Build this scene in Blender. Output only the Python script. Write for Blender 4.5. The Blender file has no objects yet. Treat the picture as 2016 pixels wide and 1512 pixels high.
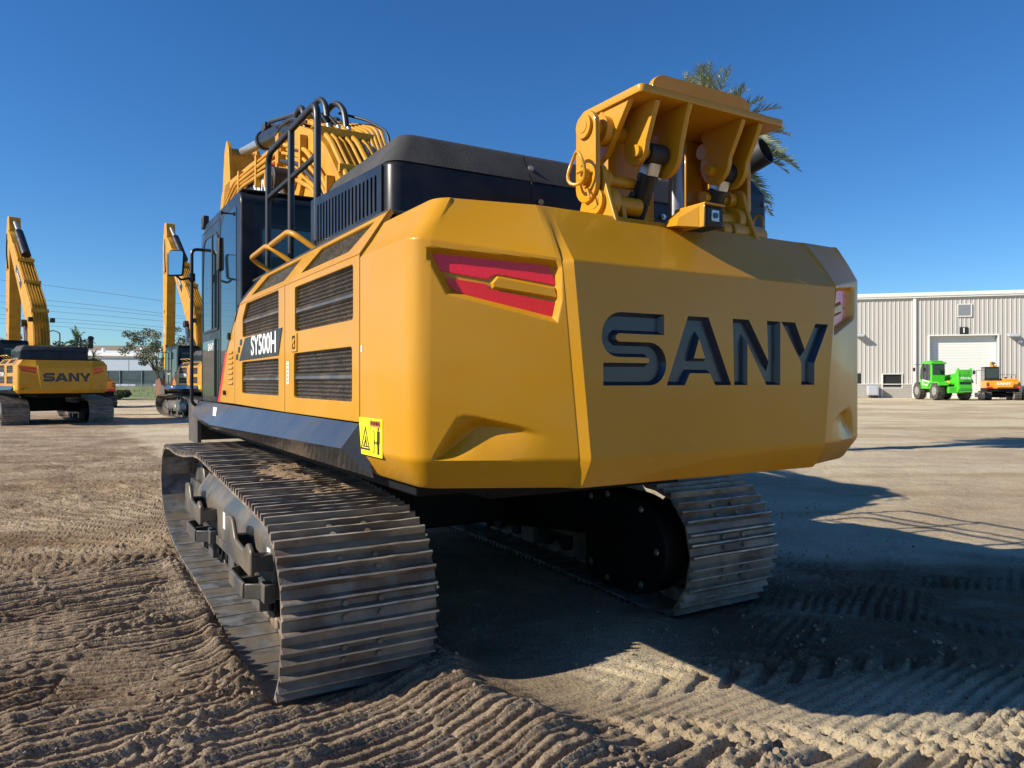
import bpy, bmesh, math, random
import numpy as np
from mathutils import Vector, Matrix, Euler
R = math.radians
random.seed(7)
scene = bpy.context.scene
col = scene.collection
# ------------------------------------------------------------------ camera
cam_d = bpy.data.cameras.new("Camera"); cam = bpy.data.objects.new("Camera", cam_d); col.objects.link(cam)
cam_d.sensor_width = 36.0; cam_d.sensor_fit = 'HORIZONTAL'
cam_d.lens = 36.0 * 1480.0 / 2016.0
cam_d.shift_y = -6.0 / 2016.0
cam_d.clip_start = 0.05; cam_d.clip_end = 6000
cam.location = (0, 0, 1.6); cam.rotation_euler = (R(90), 0, 0)
scene.camera = cam
# ------------------------------------------------------------------ world and sun
SUN_EL = 31.7
sdir = Vector((-.96, -.28, 0)).normalized()
to_sun = Vector((sdir.x * math.cos(R(SUN_EL)), sdir.y * math.cos(R(SUN_EL)), math.sin(R(SUN_EL))))
w = bpy.data.worlds.new("World"); scene.world = w; w.use_nodes = True
nt = w.node_tree; nt.nodes.clear()
sky = nt.nodes.new('ShaderNodeTexSky'); sky.sky_type = 'NISHITA'; sky.sun_disc = False
sky.sun_elevation = R(SUN_EL); sky.sun_rotation = math.atan2(to_sun.x, to_sun.y)
sky.altitude = 300; sky.air_density = 1.0; sky.dust_density = 0.0; sky.ozone_density = 3.0
bg = nt.nodes.new('ShaderNodeBackground'); bg.inputs[1].default_value = 0.084
hs = nt.nodes.new('ShaderNodeHueSaturation'); hs.inputs['Saturation'].default_value = 1.22
wo = nt.nodes.new('ShaderNodeOutputWorld')
nt.links.new(sky.outputs[0], hs.inputs['Color']); tint = nt.nodes.new('ShaderNodeMixRGB'); tint.blend_type = 'MULTIPLY'; tint.inputs[0].default_value = 1; tint.inputs[2].default_value = (.62, .87, 1.10, 1)
nt.links.new(hs.outputs[0], tint.inputs[1]); nt.links.new(tint.outputs[0], bg.inputs[0]); nt.links.new(bg.outputs[0], wo.inputs[0])
sl = bpy.data.lights.new("Sun", 'SUN'); sl.energy = 5.0; sl.angle = R(0.5); sl.color = (1.0, 0.90, 0.74)
so = bpy.data.objects.new("Sun", sl); col.objects.link(so)
so.rotation_euler = to_sun.to_track_quat('Z', 'Y').to_euler()
scene.view_settings.view_transform = 'Standard'; scene.view_settings.look = 'None'
scene.view_settings.exposure = 0.50; scene.view_settings.gamma = 1
scene.render.engine = 'CYCLES'

# ------------------------------------------------------------------ materials
def mat(name, c, rough=.5, metal=0, coat=0, c2=None, ns=3.0, nf=1.0, bump=0, bs=40, spec=.5, rvar=0, thr=(.35, .65), c3=None, ns3=20, c3f=1.0, detail=6, rnd=False):
    m = bpy.data.materials.new(name); m.use_nodes = True
    n = m.node_tree; b = n.nodes['Principled BSDF']; L = n.links
    b.inputs['Base Color'].default_value = (*c, 1); b.inputs['Roughness'].default_value = rough
    b.inputs['Metallic'].default_value = metal; b.inputs['Coat Weight'].default_value = coat
    b.inputs['Coat Roughness'].default_value = .06; b.inputs['Specular IOR Level'].default_value = spec
    tc = n.nodes.new('ShaderNodeTexCoord'); vec = tc.outputs['Object']
    if rnd:
        oi = n.nodes.new('ShaderNodeObjectInfo'); sc_ = n.nodes.new('ShaderNodeVectorMath'); sc_.operation = 'SCALE'; sc_.inputs[0].default_value = (17, 31, 23); L.new(oi.outputs['Random'], sc_.inputs['Scale'])
        ad_ = n.nodes.new('ShaderNodeVectorMath'); ad_.operation = 'ADD'; L.new(vec, ad_.inputs[0]); L.new(sc_.outputs[0], ad_.inputs[1]); vec = ad_.outputs[0]
    def noise(scale, det=6):
        t = n.nodes.new('ShaderNodeTexNoise'); t.inputs['Scale'].default_value = scale; t.inputs['Detail'].default_value = det
        L.new(vec, t.inputs['Vector']); return t
    def ramp(t, a, b_, ca, cb):
        r = n.nodes.new('ShaderNodeValToRGB'); r.color_ramp.elements[0].position = a; r.color_ramp.elements[1].position = b_
        r.color_ramp.elements[0].color = ca; r.color_ramp.elements[1].color = cb; L.new(t.outputs['Fac'], r.inputs[0]); return r
    out = None
    if c2:
        r = ramp(noise(ns, detail), thr[0], thr[1], (*c, 1), (*c2, 1)); out = r.outputs[0]
    if c3:
        r2 = ramp(noise(ns3), .45, .62, (0, 0, 0, 1), (c3f, c3f, c3f, 1))
        mx = n.nodes.new('ShaderNodeMixRGB'); L.new(r2.outputs[0], mx.inputs[0])
        if out: L.new(out, mx.inputs[1])
        else: mx.inputs[1].default_value = (*c, 1)
        mx.inputs[2].default_value = (*c3, 1); out = mx.outputs[0]
    if out: L.new(out, b.inputs['Base Color'])
    if rvar:
        t = noise(ns * 1.7); mr = n.nodes.new('ShaderNodeMapRange')
        mr.inputs[3].default_value = max(0.02, rough - rvar); mr.inputs[4].default_value = min(1, rough + rvar)
        mr.inputs[1].default_value = .3; mr.inputs[2].default_value = .7
        L.new(t.outputs['Fac'], mr.inputs[0]); L.new(mr.outputs[0], b.inputs['Roughness'])
    if bump:
        t = noise(bs, 8); bn = n.nodes.new('ShaderNodeBump'); bn.inputs['Strength'].default_value = bump
        bn.inputs['Distance'].default_value = .01; L.new(t.outputs['Fac'], bn.inputs['Height']); L.new(bn.outputs[0], b.inputs['Normal'])
    return m
M = {}
YEL = (.57, .272, .008)
M['yellow'] = mat('yellow_paint', YEL, .40, spec=.25, coat=.30, c2=(.53, .248, .007), ns=1.3, c3=(.52, .32, .10), ns3=3.3, c3f=.16, rvar=.08, bump=.035, bs=9)
M['yellow_dull'] = mat('yellow_paint_dull', (.60, .31, .022), .5, spec=.3, c2=(.50, .235, .016), ns=5, bump=.08, bs=60)
M['orange'] = mat('orange_paint', (.85, .33, .02), .4, coat=.3)
M['black'] = mat('black_paint', (.012, .012, .014), .36, coat=.08, spec=.35, c2=(.018, .017, .017), ns=2, rvar=.07, c3=(.07, .06, .05), ns3=5, c3f=.25)
M['skirt'] = mat('skirt_paint', (.035, .036, .04), .30, coat=.4, c2=(.06, .058, .055), ns=3, rvar=.08)
M['blackdull'] = mat('black_dull', (.02, .021, .023), .6, bump=.15, bs=140)
M['grit'] = mat('anti_slip', (.028, .029, .030), .75, c2=(.055, .052, .048), ns=4, bump=.6, bs=260)
M['navy'] = mat('navy_letter_paint', (.016, .028, .048), .36, coat=.25)
M['steel'] = mat('chrome_rod', (.62, .62, .60), .3, metal=.7, c2=(.5, .5, .5), ns=30)
M['zinc'] = mat('zinc_bolt', (.55, .55, .52), .35, metal=.9)
M['greycyl'] = mat('grey_sleeve', (.33, .35, .38), .4, metal=.6, c2=(.22, .24, .28), ns=8)
M['shoe_in'] = mat('track_pad_worn', (.34, .36, .38), .38, metal=.6, c2=(.16, .16, .16), ns=9, thr=(.4, .6), c3=(.30, .25, .19), ns3=5, bump=.15, bs=40, rnd=True)
M['shoe_edge'] = mat('grouser_edge_highlight', (.60, .55, .47), .45, metal=.3, c2=(.34, .28, .22), ns=9, rnd=True)  # polished grouser tips, paled further to put an edge highlight into the colour
M['shoe'] = mat('track_steel', (.155, .145, .13), .58, metal=.12, c2=(.33, .26, .19), ns=4, thr=(.38, .66), c3=(.13, .08, .052), ns3=5, c3f=.8, rnd=True, bump=.35, bs=45, rvar=.12)
M['dirt'] = mat('track_dirt', (.30, .20, .12), .95, c2=(.22, .145, .085), ns=20, bump=1.0, bs=80)
M['frame'] = mat('track_frame_paint', (.050, .056, .062), .42, c2=(.085, .08, .072), ns=4, c3=(.24, .18, .12), ns3=3.2, c3f=.45, rvar=.12, bump=.1, bs=50)
M['under'] = mat('undercarriage', (.005, .005, .006), .65, spec=.2)
M['mesh'] = mat('vent_mesh', (.05, .045, .042), .45, metal=.5, c2=(.10, .09, .08), ns=25)
M['rail'] = mat('rail_paint', (.022, .023, .025), .38)
M['red'] = mat('reflector_red', (.80, .012, .015), .35, coat=.3, c2=(.66, .008, .012), ns=120)
M['pink'] = mat('reflector_pink', (.85, .010, .035), .35, coat=.3, c2=(.72, .008, .028), ns=120)
M['redstripe'] = mat('red_stripe', (.75, .03, .02), .4)
M['white'] = mat('white_print', (.8, .8, .78), .5)
M['stickery'] = mat('sticker_yellow', (.85, .75, .01), .5)
M['stickero'] = mat('sticker_orange', (.85, .2, .04), .5)
M['ink'] = mat('sticker_ink', (.02, .02, .02), .5)
M['glass'] = mat('cab_glass', (.012, .02, .022), .03, spec=1.0, coat=.3)
M['glass_green'] = mat('green_glass', (.05, .11, .10), .05, spec=.9)
M['mirror'] = mat('mirror_glass', (.85, .9, .9), .01, metal=1)
M['rubber'] = mat('rubber', (.035, .034, .033), .8, c2=(.11, .10, .085), ns=6)
M['green'] = mat('green_paint', (.07, .52, .025), .4, coat=.3)
M['hose'] = mat('hose_rubber', (.018, .018, .019), .45)
M['cream'] = mat('cream_panel', (.50, .485, .45), .6)
M['whitepaint'] = mat('white_trim', (.78, .78, .74), .5)
M['door'] = mat('door_white', (.78, .80, .76), .5)
M['greyjamb'] = mat('jamb_grey', (.33, .35, .38), .6)
M['block'] = mat('split_face_block', (.40, .385, .355), .9, c2=(.33, .315, .29), ns=8, bump=.8, bs=12)
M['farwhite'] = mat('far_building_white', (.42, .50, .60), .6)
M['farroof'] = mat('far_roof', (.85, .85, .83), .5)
M['berm'] = mat('berm_soil', (.26, .21, .15), .95, c2=(.19, .17, .12), ns=.05)
M['fence'] = mat('fence_screen', (.10, .14, .15), .8, c2=(.07, .10, .11), ns=.7)
M['galv'] = mat('galvanised', (.4, .4, .4), .5, metal=.5)
M['bark'] = mat('bark', (.16, .13, .10), .9, c2=(.09, .075, .06), ns=6, bump=.5, bs=15)
M['palmleaf'] = mat('palm_leaf', (.20, .25, .12), .45, c2=(.33, .34, .21), ns=1.2)
M['palmleaf2'] = mat('palm_leaf_green', (.09, .15, .04), .55, c2=(.14, .2, .06), ns=1)
M['oakleaf'] = mat('oak_leaf', (.15, .175, .10), .7, c2=(.24, .25, .17), ns=.8)
M['darkleaf'] = mat('dark_leaf', (.035, .06, .02), .7, c2=(.06, .09, .035), ns=1)
M['rust'] = mat('rusty_bucket', (.22, .085, .045), .8, c2=(.12, .07, .05), ns=3)
M['wire'] = mat('wire', (.05, .05, .05), .6)
M['greybox'] = mat('grey_cabinet', (.45, .48, .52), .5)

# ------------------------------------------------------------------ mesh helpers
class MB:
    def __init__(s): s.v = []; s.f = []
    def add(s, vs, fs, mt=None):
        o = len(s.v)
        s.v += [tuple(mt @ Vector(p)) if mt else tuple(p) for p in vs]
        s.f += [tuple(i + o for i in f) for f in fs]; return s
    def hexa(s, p, mt=None):   # p: 4 bottom, 4 top (ccw)
        return s.add(p, [(3, 2, 1, 0), (4, 5, 6, 7), (0, 1, 5, 4), (1, 2, 6, 5), (2, 3, 7, 6), (3, 0, 4, 7)], mt)
    def box(s, x0, x1, y0, y1, z0, z1, mt=None):
        return s.hexa([(x0, y0, z0), (x1, y0, z0), (x1, y1, z0), (x0, y1, z0), (x0, y0, z1), (x1, y0, z1), (x1, y1, z1), (x0, y1, z1)], mt)
    def prism(s, poly, ax, a, b, mt=None):
        # poly in the two remaining axes (in order), extruded along axis ax from a to b
        n = len(poly); ar = sum(poly[i][0] * poly[(i + 1) % n][1] - poly[(i + 1) % n][0] * poly[i][1] for i in range(n))
        if ar < 0: poly = poly[::-1]
        if ax == 1: a, b = b, a
        def P(p, q):
            return {0: (q, p[0], p[1]), 1: (p[0], q, p[1]), 2: (p[0], p[1], q)}[ax]
        vs = [P(p, min(a, b) if ax != 1 else max(a, b)) for p in poly] + [P(p, max(a, b) if ax != 1 else min(a, b)) for p in poly]
        fs = [tuple(range(n - 1, -1, -1)), tuple(range(n, 2 * n))] + [(i, (i + 1) % n, n + (i + 1) % n, n + i) for i in range(n)]
        return s.add(vs, fs, mt)
    def cyl(s, p0, p1, r0, r1=None, n=16, caps=True, mt=None):
        r1 = r0 if r1 is None else r1
        p0 = Vector(p0); p1 = Vector(p1); d = (p1 - p0).normalized()
        a = d.orthogonal().normalized(); b = d.cross(a)
        vs = []
        for p, r in ((p0, r0), (p1, r1)):
            for i in range(n):
                t = 2 * math.pi * i / n; vs.append(p + (a * math.cos(t) + b * math.sin(t)) * r)
        fs = [(i, (i + 1) % n, n + (i + 1) % n, n + i) for i in range(n)]
        if caps: fs += [tuple(range(n - 1, -1, -1)), tuple(range(n, 2 * n))]
        return s.add(vs, fs, mt)
    def pipe(s, p0, p1, r, ri, n=24):   # open pipe with wall
        s.cyl(p0, p1, r, n=n, caps=False)
        d = (Vector(p1) - Vector(p0)).normalized(); a = d.orthogonal().normalized(); b = d.cross(a); vs = []
        for p in (Vector(p0), Vector(p1)):
            for i in range(n):
                t = 2 * math.pi * i / n; vs.append(p + (a * math.cos(t) + b * math.sin(t)) * ri)
        s.add(vs, [(n + i, n + (i + 1) % n, (i + 1) % n, i) for i in range(n)])
        vs = []
        for rr in (r, ri):
            for i in range(n):
                t = 2 * math.pi * i / n; vs.append(Vector(p1) + (a * math.cos(t) + b * math.sin(t)) * rr)
        return s.add(vs, [(i, (i + 1) % n, n + (i + 1) % n, n + i) for i in range(n)])
    def tube(s, pts, r, n=8, round_=0, closed=False):
        pts = [Vector(p) for p in pts]
        if round_: pts = round_path(pts, round_)
        k = len(pts); rs = r if isinstance(r, (list, tuple)) else [r] * k
        if len(rs) != k: rs = [rs[0] + (rs[-1] - rs[0]) * i / (k - 1) for i in range(k)]
        t0 = (pts[1] - pts[0]).normalized(); a = t0.orthogonal().normalized(); vs = []
        for i in range(k):
            if closed: t = (pts[(i + 1) % k] - pts[i - 1]).normalized()
            else: t = (pts[min(i + 1, k - 1)] - pts[max(i - 1, 0)]).normalized()
            a = (a - t * a.dot(t)).normalized(); b = t.cross(a)
            for j in range(n):
                q = 2 * math.pi * j / n; vs.append(pts[i] + (a * math.cos(q) + b * math.sin(q)) * rs[i])
        fs = []
        for i in range(k if closed else k - 1):
            for j in range(n):
                i2 = (i + 1) % k
                fs.append((i * n + j, i * n + (j + 1) % n, i2 * n + (j + 1) % n, i2 * n + j))
        if not closed: fs += [tuple(range(n - 1, -1, -1)), tuple(range((k - 1) * n, k * n))]
        return s.add(vs, fs)
    def grid(s, P, flip=False):
        a = len(P); b = len(P[0]); vs = [p for r in P for p in r]
        fs = [(i * b + j, i * b + j + 1, (i + 1) * b + j + 1, (i + 1) * b + j) for i in range(a - 1) for j in range(b - 1)]
        if flip: fs = [f[::-1] for f in fs]
        return s.add(vs, fs)
    def mesh(s, me_, mt=None):
        return s.add([v.co.copy() for v in me_.vertices], [tuple(p.vertices) for p in me_.polygons], mt)
    def build(s, name, m, parent=None, bevel=0, smooth=35, weld=False, seg=2):
        me = bpy.data.meshes.new(name); me.from_pydata([tuple(v) for v in s.v], [], s.f); me.update()
        if weld:
            bm = bmesh.new(); bm.from_mesh(me); bmesh.ops.remove_doubles(bm, verts=bm.verts, dist=1e-4)
            bmesh.ops.recalc_face_normals(bm, faces=bm.faces); bm.to_mesh(me); bm.free()
        me.materials.append(m)
        if smooth:
            me.shade_smooth(); me.set_sharp_from_angle(angle=R(smooth))
        o = bpy.data.objects.new(name, me); col.objects.link(o); o.parent = parent
        if bevel:
            b = o.modifiers.new('Bevel', 'BEVEL'); b.width = bevel; b.segments = seg; b.limit_method = 'ANGLE'; b.angle_limit = R(30)
            b.harden_normals = False
        return o

def round_path(pts, r, n=5):
    pts = [Vector(p) for p in pts]; out = [pts[0]]
    for i in range(1, len(pts) - 1):
        p = pts[i]; a = pts[i - 1] - p; b = pts[i + 1] - p
        d = min(r, a.length * .49, b.length * .49)
        pa = p + a.normalized() * d; pb = p + b.normalized() * d
        for k in range(n + 1):
            t = k / n; out.append(pa * (1 - t) ** 2 + p * 2 * t * (1 - t) + pb * t * t)
    out.append(pts[-1]); return out

def round_poly(poly, r, n=4):
    out = []; N = len(poly); P = [Vector((p[0], p[1])) for p in poly]
    rr = r if isinstance(r, (list, tuple)) else [r] * N
    for i in range(N):
        p = P[i]; a = P[i - 1] - p; b = P[(i + 1) % N] - p; d = min(rr[i], a.length * .45, b.length * .45)
        if d < 1e-5: out.append((p.x, p.y)); continue
        pa = p + a.normalized() * d; pb = p + b.normalized() * d
        for k in range(n + 1):
            t = k / n; q = pa * (1 - t) ** 2 + p * 2 * t * (1 - t) + pb * t * t; out.append((q.x, q.y))
    return out

def plate(loops, thick, bev=0):
    """2-D outline (first loop outer, the rest holes) filled and given thickness; z from -thick/2 to thick/2"""
    cu = bpy.data.curves.new('tmp', 'CURVE'); cu.dimensions = '2D'; cu.fill_mode = 'BOTH' if thick else 'FRONT'
    for lp in loops:
        sp = cu.splines.new('POLY'); sp.points.add(len(lp) - 1); sp.use_cyclic_u = True
        for i, p in enumerate(lp): sp.points[i].co = (p[0], p[1], 0, 1)
    cu.extrude = max(0, thick / 2 - bev); cu.bevel_depth = bev; cu.bevel_resolution = 1; cu.offset = -bev
    o = bpy.data.objects.new('tmp', cu); col.objects.link(o)
    dg = bpy.context.evaluated_depsgraph_get(); dg.update()
    me = bpy.data.meshes.new_from_object(o.evaluated_get(dg))
    bpy.data.objects.remove(o); bpy.data.curves.remove(cu)
    return me

def text_mesh(body, size, thick, sx=1.0, bold=0.0):
    cu = bpy.data.curves.new('tmp', 'FONT'); cu.body = body; cu.size = size; cu.extrude = thick / 2; cu.align_x = 'CENTER'; cu.align_y = 'CENTER'
    cu.offset = bold; cu.resolution_u = 3
    o = bpy.data.objects.new('tmp', cu); col.objects.link(o)
    dg = bpy.context.evaluated_depsgraph_get(); dg.update()
    me = bpy.data.meshes.new_from_object(o.evaluated_get(dg)); bpy.data.objects.remove(o); bpy.data.curves.remove(cu)
    for v in me.vertices: v.co.x *= sx
    return me

def MX(o, x, y, z=None):   # matrix from origin and axes
    o = Vector(o); x = Vector(x).normalized(); y = Vector(y).normalized(); z = Vector(z) if z else x.cross(y)
    m = Matrix.Identity(4)
    for i in range(3): m[i][0] = x[i]; m[i][1] = y[i]; m[i][2] = z[i]; m[i][3] = o[i]
    return m
def tag(o, label=None, cat=None, group=None, kind=None):
    if label: o['label'] = label
    if cat: o['category'] = cat
    if group: o['group'] = group
    if kind: o['kind'] = kind
    return o
def empty(name, loc, rz=0, parent=None):
    o = bpy.data.objects.new(name, None); col.objects.link(o); o.location = loc; o.rotation_euler = (0, 0, rz); o.parent = parent
    o.empty_display_size = .3; return o
def kids(o, idx): return idx.get(o.name, [])
def copy_tree(o, idx, parent=None, skip=()):
    c = o.copy(); col.objects.link(c); c.parent = parent
    for ch in idx.get(o.name, []):
        if ch.name.split('.')[0] in skip: continue
        copy_tree(ch, idx, c, skip)
    return c
def child_index():
    idx = {}
    for o in bpy.data.objects:
        if o.parent: idx.setdefault(o.parent.name, []).append(o)
    return idx

# ================================================================== excavator (local frame: x = across to the right, y = forward, z = up)
MID = 1.685
def offs_poly(lp, d):
    n = len(lp); out = []
    ar = sum(lp[i][0] * lp[(i + 1) % n][1] - lp[(i + 1) % n][0] * lp[i][1] for i in range(n)); sg = 1 if ar > 0 else -1
    for i in range(n):
        p = Vector(lp[i]); a = (p - Vector(lp[i - 1])).normalized(); b = (Vector(lp[(i + 1) % n]) - p).normalized()
        na = Vector((-a.y, a.x)) * sg; nb = Vector((-b.y, b.x)) * sg; m = na + nb
        if m.length < 1e-6: m = na
        m.normalize(); k = d / max(.35, m.dot(na)); q = p + m * k; out.append((q.x, q.y))
    return out
def arc(cx, cz, rx, rz, a0, a1, n):
    return [(cx + rx * math.cos(R(a0 + (a1 - a0) * i / n)), cz + rz * math.sin(R(a0 + (a1 - a0) * i / n))) for i in range(n + 1)]
def letters():
    zt, zb = 1.885, 1.581
    S = [(1.311, zt)] + arc(1.075, 1.785, .100, .100, 90, 180, 6) + arc(1.065, 1.775, .090, .076, 190, 270, 5) \
        + [(1.205, 1.699)] + arc(1.217, 1.687, .013, .012, 80, -80, 3) + [(.983, 1.675), (.983, zb)] \
        + arc(1.232, 1.672, .092, .091, -90, 0, 6) + arc(1.232, 1.672, .092, .091, 10, 90, 5) + [(1.072, 1.763)] + arc(1.063, 1.780, .016, .017, 260, 100, 3) + [(1.312, 1.797)]
    A = [(1.327, zb), (1.452, zt), (1.575, zt), (1.720, zb), (1.618, zb), (1.585, 1.634), (1.462, 1.634), (1.432, zb)]
    Ah = [(1.518, 1.790), (1.486, 1.700), (1.556, 1.700)]
    N = [(1.740, zb), (1.730, zt), (1.835, zt), (1.970, 1.690), (1.960, zt), (2.053, zt), (2.053, zb), (1.955, zb), (1.826, 1.775), (1.826, zb)]
    Y = [(2.062, zt), (2.160, zt), (2.232, 1.752), (2.315, zt), (2.412, zt), (2.305, 1.690), (2.305, zb), (2.206, zb), (2.206, 1.690)]
    return [('S', [S]), ('A', [A, Ah]), ('N', [N]), ('Y', [Y])]

def seg_sd(px, pz, poly):
    """signed distance (inside negative) of arrays to polygon"""
    d = np.full(px.shape, 1e9); ins = np.zeros(px.shape, bool); n = len(poly)
    for i in range(n):
        x0, z0 = poly[i]; x1, z1 = poly[(i + 1) % n]; ex, ez = x1 - x0, z1 - z0
        wx, wz = px - x0, pz - z0; k = np.clip((wx * ex + wz * ez) / (ex * ex + ez * ez), 0, 1)
        d = np.minimum(d, np.hypot(wx - k * ex, wz - k * ez))
        c = ((z0 <= pz) != (z1 <= pz)) & (px < (x1 - x0) * (pz - z0) / (z1 - z0 + 1e-12) + x0); ins ^= c
    return np.where(ins, -d, d)
def sstep(x, a, b):
    t = np.clip((x - a) / (b - a), 0, 1); return t * t * (3 - 2 * t)
FK = lambda pts: [(.29 + .55 * k, z) for k, z in pts]
RECESS = FK([(.05, 2.143), (.901, 2.084), (.935, 2.058), (.945, 1.925), (.92, 1.83), (.214, 1.945)])
MTOP = FK([(.124, 2.11), (.169, 2.118), (.825, 2.066), (.856, 2.062), (.907, 1.985), (.526, 2.031), (.469, 2.010), (.175, 2.045)])
MBOT = FK([(.204, 2.018), (.469, 1.991), (.482, 1.972), (.927, 1.914), (.907, 1.848), (.882, 1.847), (.507, 1.918), (.278, 1.961), (.245, 1.972)])
SWO = FK([(.10, 1.262), (.291, 1.461), (.342, 1.470), (.90, 1.393)])
SWI = FK([(.149, 1.270), (.405, 1.405), (.456, 1.415), (.90, 1.388)])
def facet_disp(s, z):
    d = 0.038 * sstep(-seg_sd(s, z, RECESS), 0, .030) * sstep(s, .30, .37)
    zo = np.interp(s, [p[0] for p in SWO], [p[1] for p in SWO]); zi = np.interp(s, [p[0] for p in SWI], [p[1] for p in SWI])
    inx = (s > SWO[0][0]) & (s < SWO[-1][0])
    g = sstep((zo - z) / np.maximum(zo - zi, .028), 0, 1)
    below = np.clip((z - 1.275) / np.maximum(zi - 1.275, .02), 0, 1)
    amp = .058 * sstep((zo - 1.262) / .2, 0, 1) * sstep(SWO[-1][0] - s, 0, .3)
    return d + np.where(inx, g * amp * np.where(z < zi, below, 1), 0)

def facet_end(z):
    return .80 + .03 * min(1, (z - 2.07) / .27) if z >= 2.07 else .885 - .085 * (max(z, 1.29) - 1.29) / .78
def facet_y(s, z=1.9):     # depth of the left facet plane
    return -.95 - (s - .29) * (.315 / (facet_end(z) - .29))
MC = 1.655
def mir(p):
    x = 2 * MC - p[0]; k = min(1, max(0, (x - 2.46) / .56)); return (x, p[1] - .115 * k, p[2])
def make_counterweight(root):
    cw = MB()
    # rows: (z or None, inset, kind) ; crease height varies along the width
    zb0, zt0 = 1.155, 2.345
    SIDE = np.linspace(-.35, -.90, 12)
    nf = 170; ncen = 40
    def crease(s):  # top crease height
        return 2.175 - .10 * min(1, max(0, (s - .29) / .55))
    rows = [('b', zb0, .45), ('b', zb0, .10), ('b', zb0 + .004, .075), ('b', zb0 + .02, .058), ('b', 1.268, .006), ('b', 1.280, .0015)]
    rows += [('m', i / 150, 0) for i in range(151)]
    rows += [('t', .03, .004), ('t', .06, .012), ('t', .5, .115), ('t', .93, .212), ('t', .985, .226), ('t', 1.0, .245), ('t', 1.0, .60)]
    def ends(z, top):
        if z >= 2.07: return .80 + .03 * min(1, (z - 2.07) / .27)
        return .885 - .085 * (max(z, 1.29) - 1.29) / .78
    def left_pts(row, right=False):
        pts = []
        kind, v, ins = row
        A = .29 + (ins * .53 if kind == 't' else ins); n = Vector((.485, .874))   # inward normal of facet in plan
        off = ins
        def fy(s):
            if kind != 't': return facet_y(s, zof(.7)) + off / .874
            q = min(1, max(0, (s - .29) / .51)); e_ = -1.265 - .035 * min(1, v / .6)
            return (-.95 + off * .30) * (1 - q) + (e_ + off) * q
        def zof(s):
            zc = crease(s)
            if kind == 'b': return v
            if kind == 'm': return 1.29 + (zc - 1.29) * v
            return zc + (zt0 + .018 * max(0, 1 - (s - .29) / .5) - zc) * v
        cy = fy(A); r = .075
        for t in SIDE:
            tt = -.35 + (t + .35) * ((cy + r + .35) / (-.55)) * 1.0
            pts.append((A, tt, zof(A)))
        # corner arc: from (A, cy+r) to facet
        p0 = Vector((A, cy + r)); p1 = Vector((A, cy)); d = Vector((.874, -.485)); p2 = p1 + d * r
        for k in range(1, 9):
            t = k / 9; q = p0 * (1 - t) ** 2 + p1 * 2 * t * (1 - t) + p2 * t * t; pts.append((q.x, q.y, zof(q.x)))
        ze = zof(.85); se = ends(ze, 0)
        ss = np.linspace(p2.x, se, nf); zz = np.array([zof(s) for s in ss])
        if kind == 'm': dd = facet_disp(ss, zz) * (sstep(ss, .40, .50) * np.where(zz < 1.6, .55, 1) if right else 1)
        else: dd = np.zeros(nf)
        for s, z, d_ in zip(ss, zz, dd): pts.append((s + d_ * .485, fy(s) + d_ * .874, z))
        # strip to the proud centre panel
        cyy = -1.30 + ins
        wd = .045 * (1 if kind != 'b' else .4)
        step = fy(se); xe = se + .036
        pts.append((se + .004, step, ze)); pts.append((xe, cyy, ze))
        return pts, (xe, cyy, ze)
    L = []; ed = []
    for r in rows:
        p, e = left_pts(r); L.append(p); ed.append(e)
    cw.grid(L)
    cw.grid([[mir(p) for p in left_pts(r, True)[0]] for r in rows], flip=True)
    # centre strips above and below the lettered panel
    nb = 6; nm = 151
    def crow(e):
        a = e[0]; b = 2 * MC - a
        return [(a + (b - a) * i / ncen, e[1], e[2]) for i in range(ncen + 1)]
    cw.grid([crow(e) for e in ed[:nb + 1]])
    cw.grid([crow(e) for e in ed[nb + nm - 1:]])
    # lettered panel with letter-shaped openings
    left = [(e[0], e[2]) for e in ed[nb:nb + nm]]
    outer = left + [(2 * MC - a, b) for a, b in left[::-1]]
    loops = [outer]
    for nme, lp in letters(): loops.append(lp[0])
    pm = plate(loops, 0)
    mt = MX((0, -1.30, 0), (1, 0, 0), (0, 0, 1)); cw.mesh(pm, mt)
    ih = plate([letters()[1][1][1]], 0); cw.mesh(ih, mt)
    o = cw.build('counterweight', M['yellow'], root, smooth=28)
    for nme, lp in letters():
        m = MB(); inn = [offs_poly(l, .016 if i == 0 else -.012) for i, l in enumerate(lp)]
        for a, b in zip(lp, inn):
            k = len(a); m.add([(p[0], -1.3004, p[1]) for p in a] + [(p[0], -1.272, p[1]) for p in b], [(i, (i + 1) % k, k + (i + 1) % k, k + i) for i in range(k)])
        m.mesh(plate(inn, 0), MX((0, -1.272, 0), (1, 0, 0), (0, 0, 1)))
        m.build('letter', M['navy'], o, smooth=20)
    for sgn in (0, 1):
        for pl, mm in ((MTOP, 'pink'), (MBOT, 'red')):
            m = MB(); me = plate([round_poly(pl, .008)], .006, .001)
            d = .874
            # plate coords (s, z): walk along the facet
            vs = []
            for v in me.vertices:
                q = Vector((v.co.x, facet_y(v.co.x, v.co.y), v.co.y)) + Vector((.485, .874, 0)) * (.034 + v.co.z)
                if sgn: q = Vector(mir(q))
                vs.append(q)
            m.add(vs, [tuple(p.vertices) for p in me.polygons]); m.build('reflector', M[mm], o, smooth=30)
        # raised yellow bar between the two reflector bands
        bar = FK([(.49, 1.995), (.53, 2.026), (.90, 1.980), (.925, 1.948), (.93, 1.925), (.50, 1.972)])
        vs = []; n_ = len(bar); inb = offs_poly(bar, .010)
        for l, dep in ((bar, .036), (inb, .022)):
            for s, z in l:
                q = Vector((s, facet_y(s, z), z)) + Vector((.485, .874, 0)) * dep
                if sgn: q = Vector(mir(q))
                vs.append(q)
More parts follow.
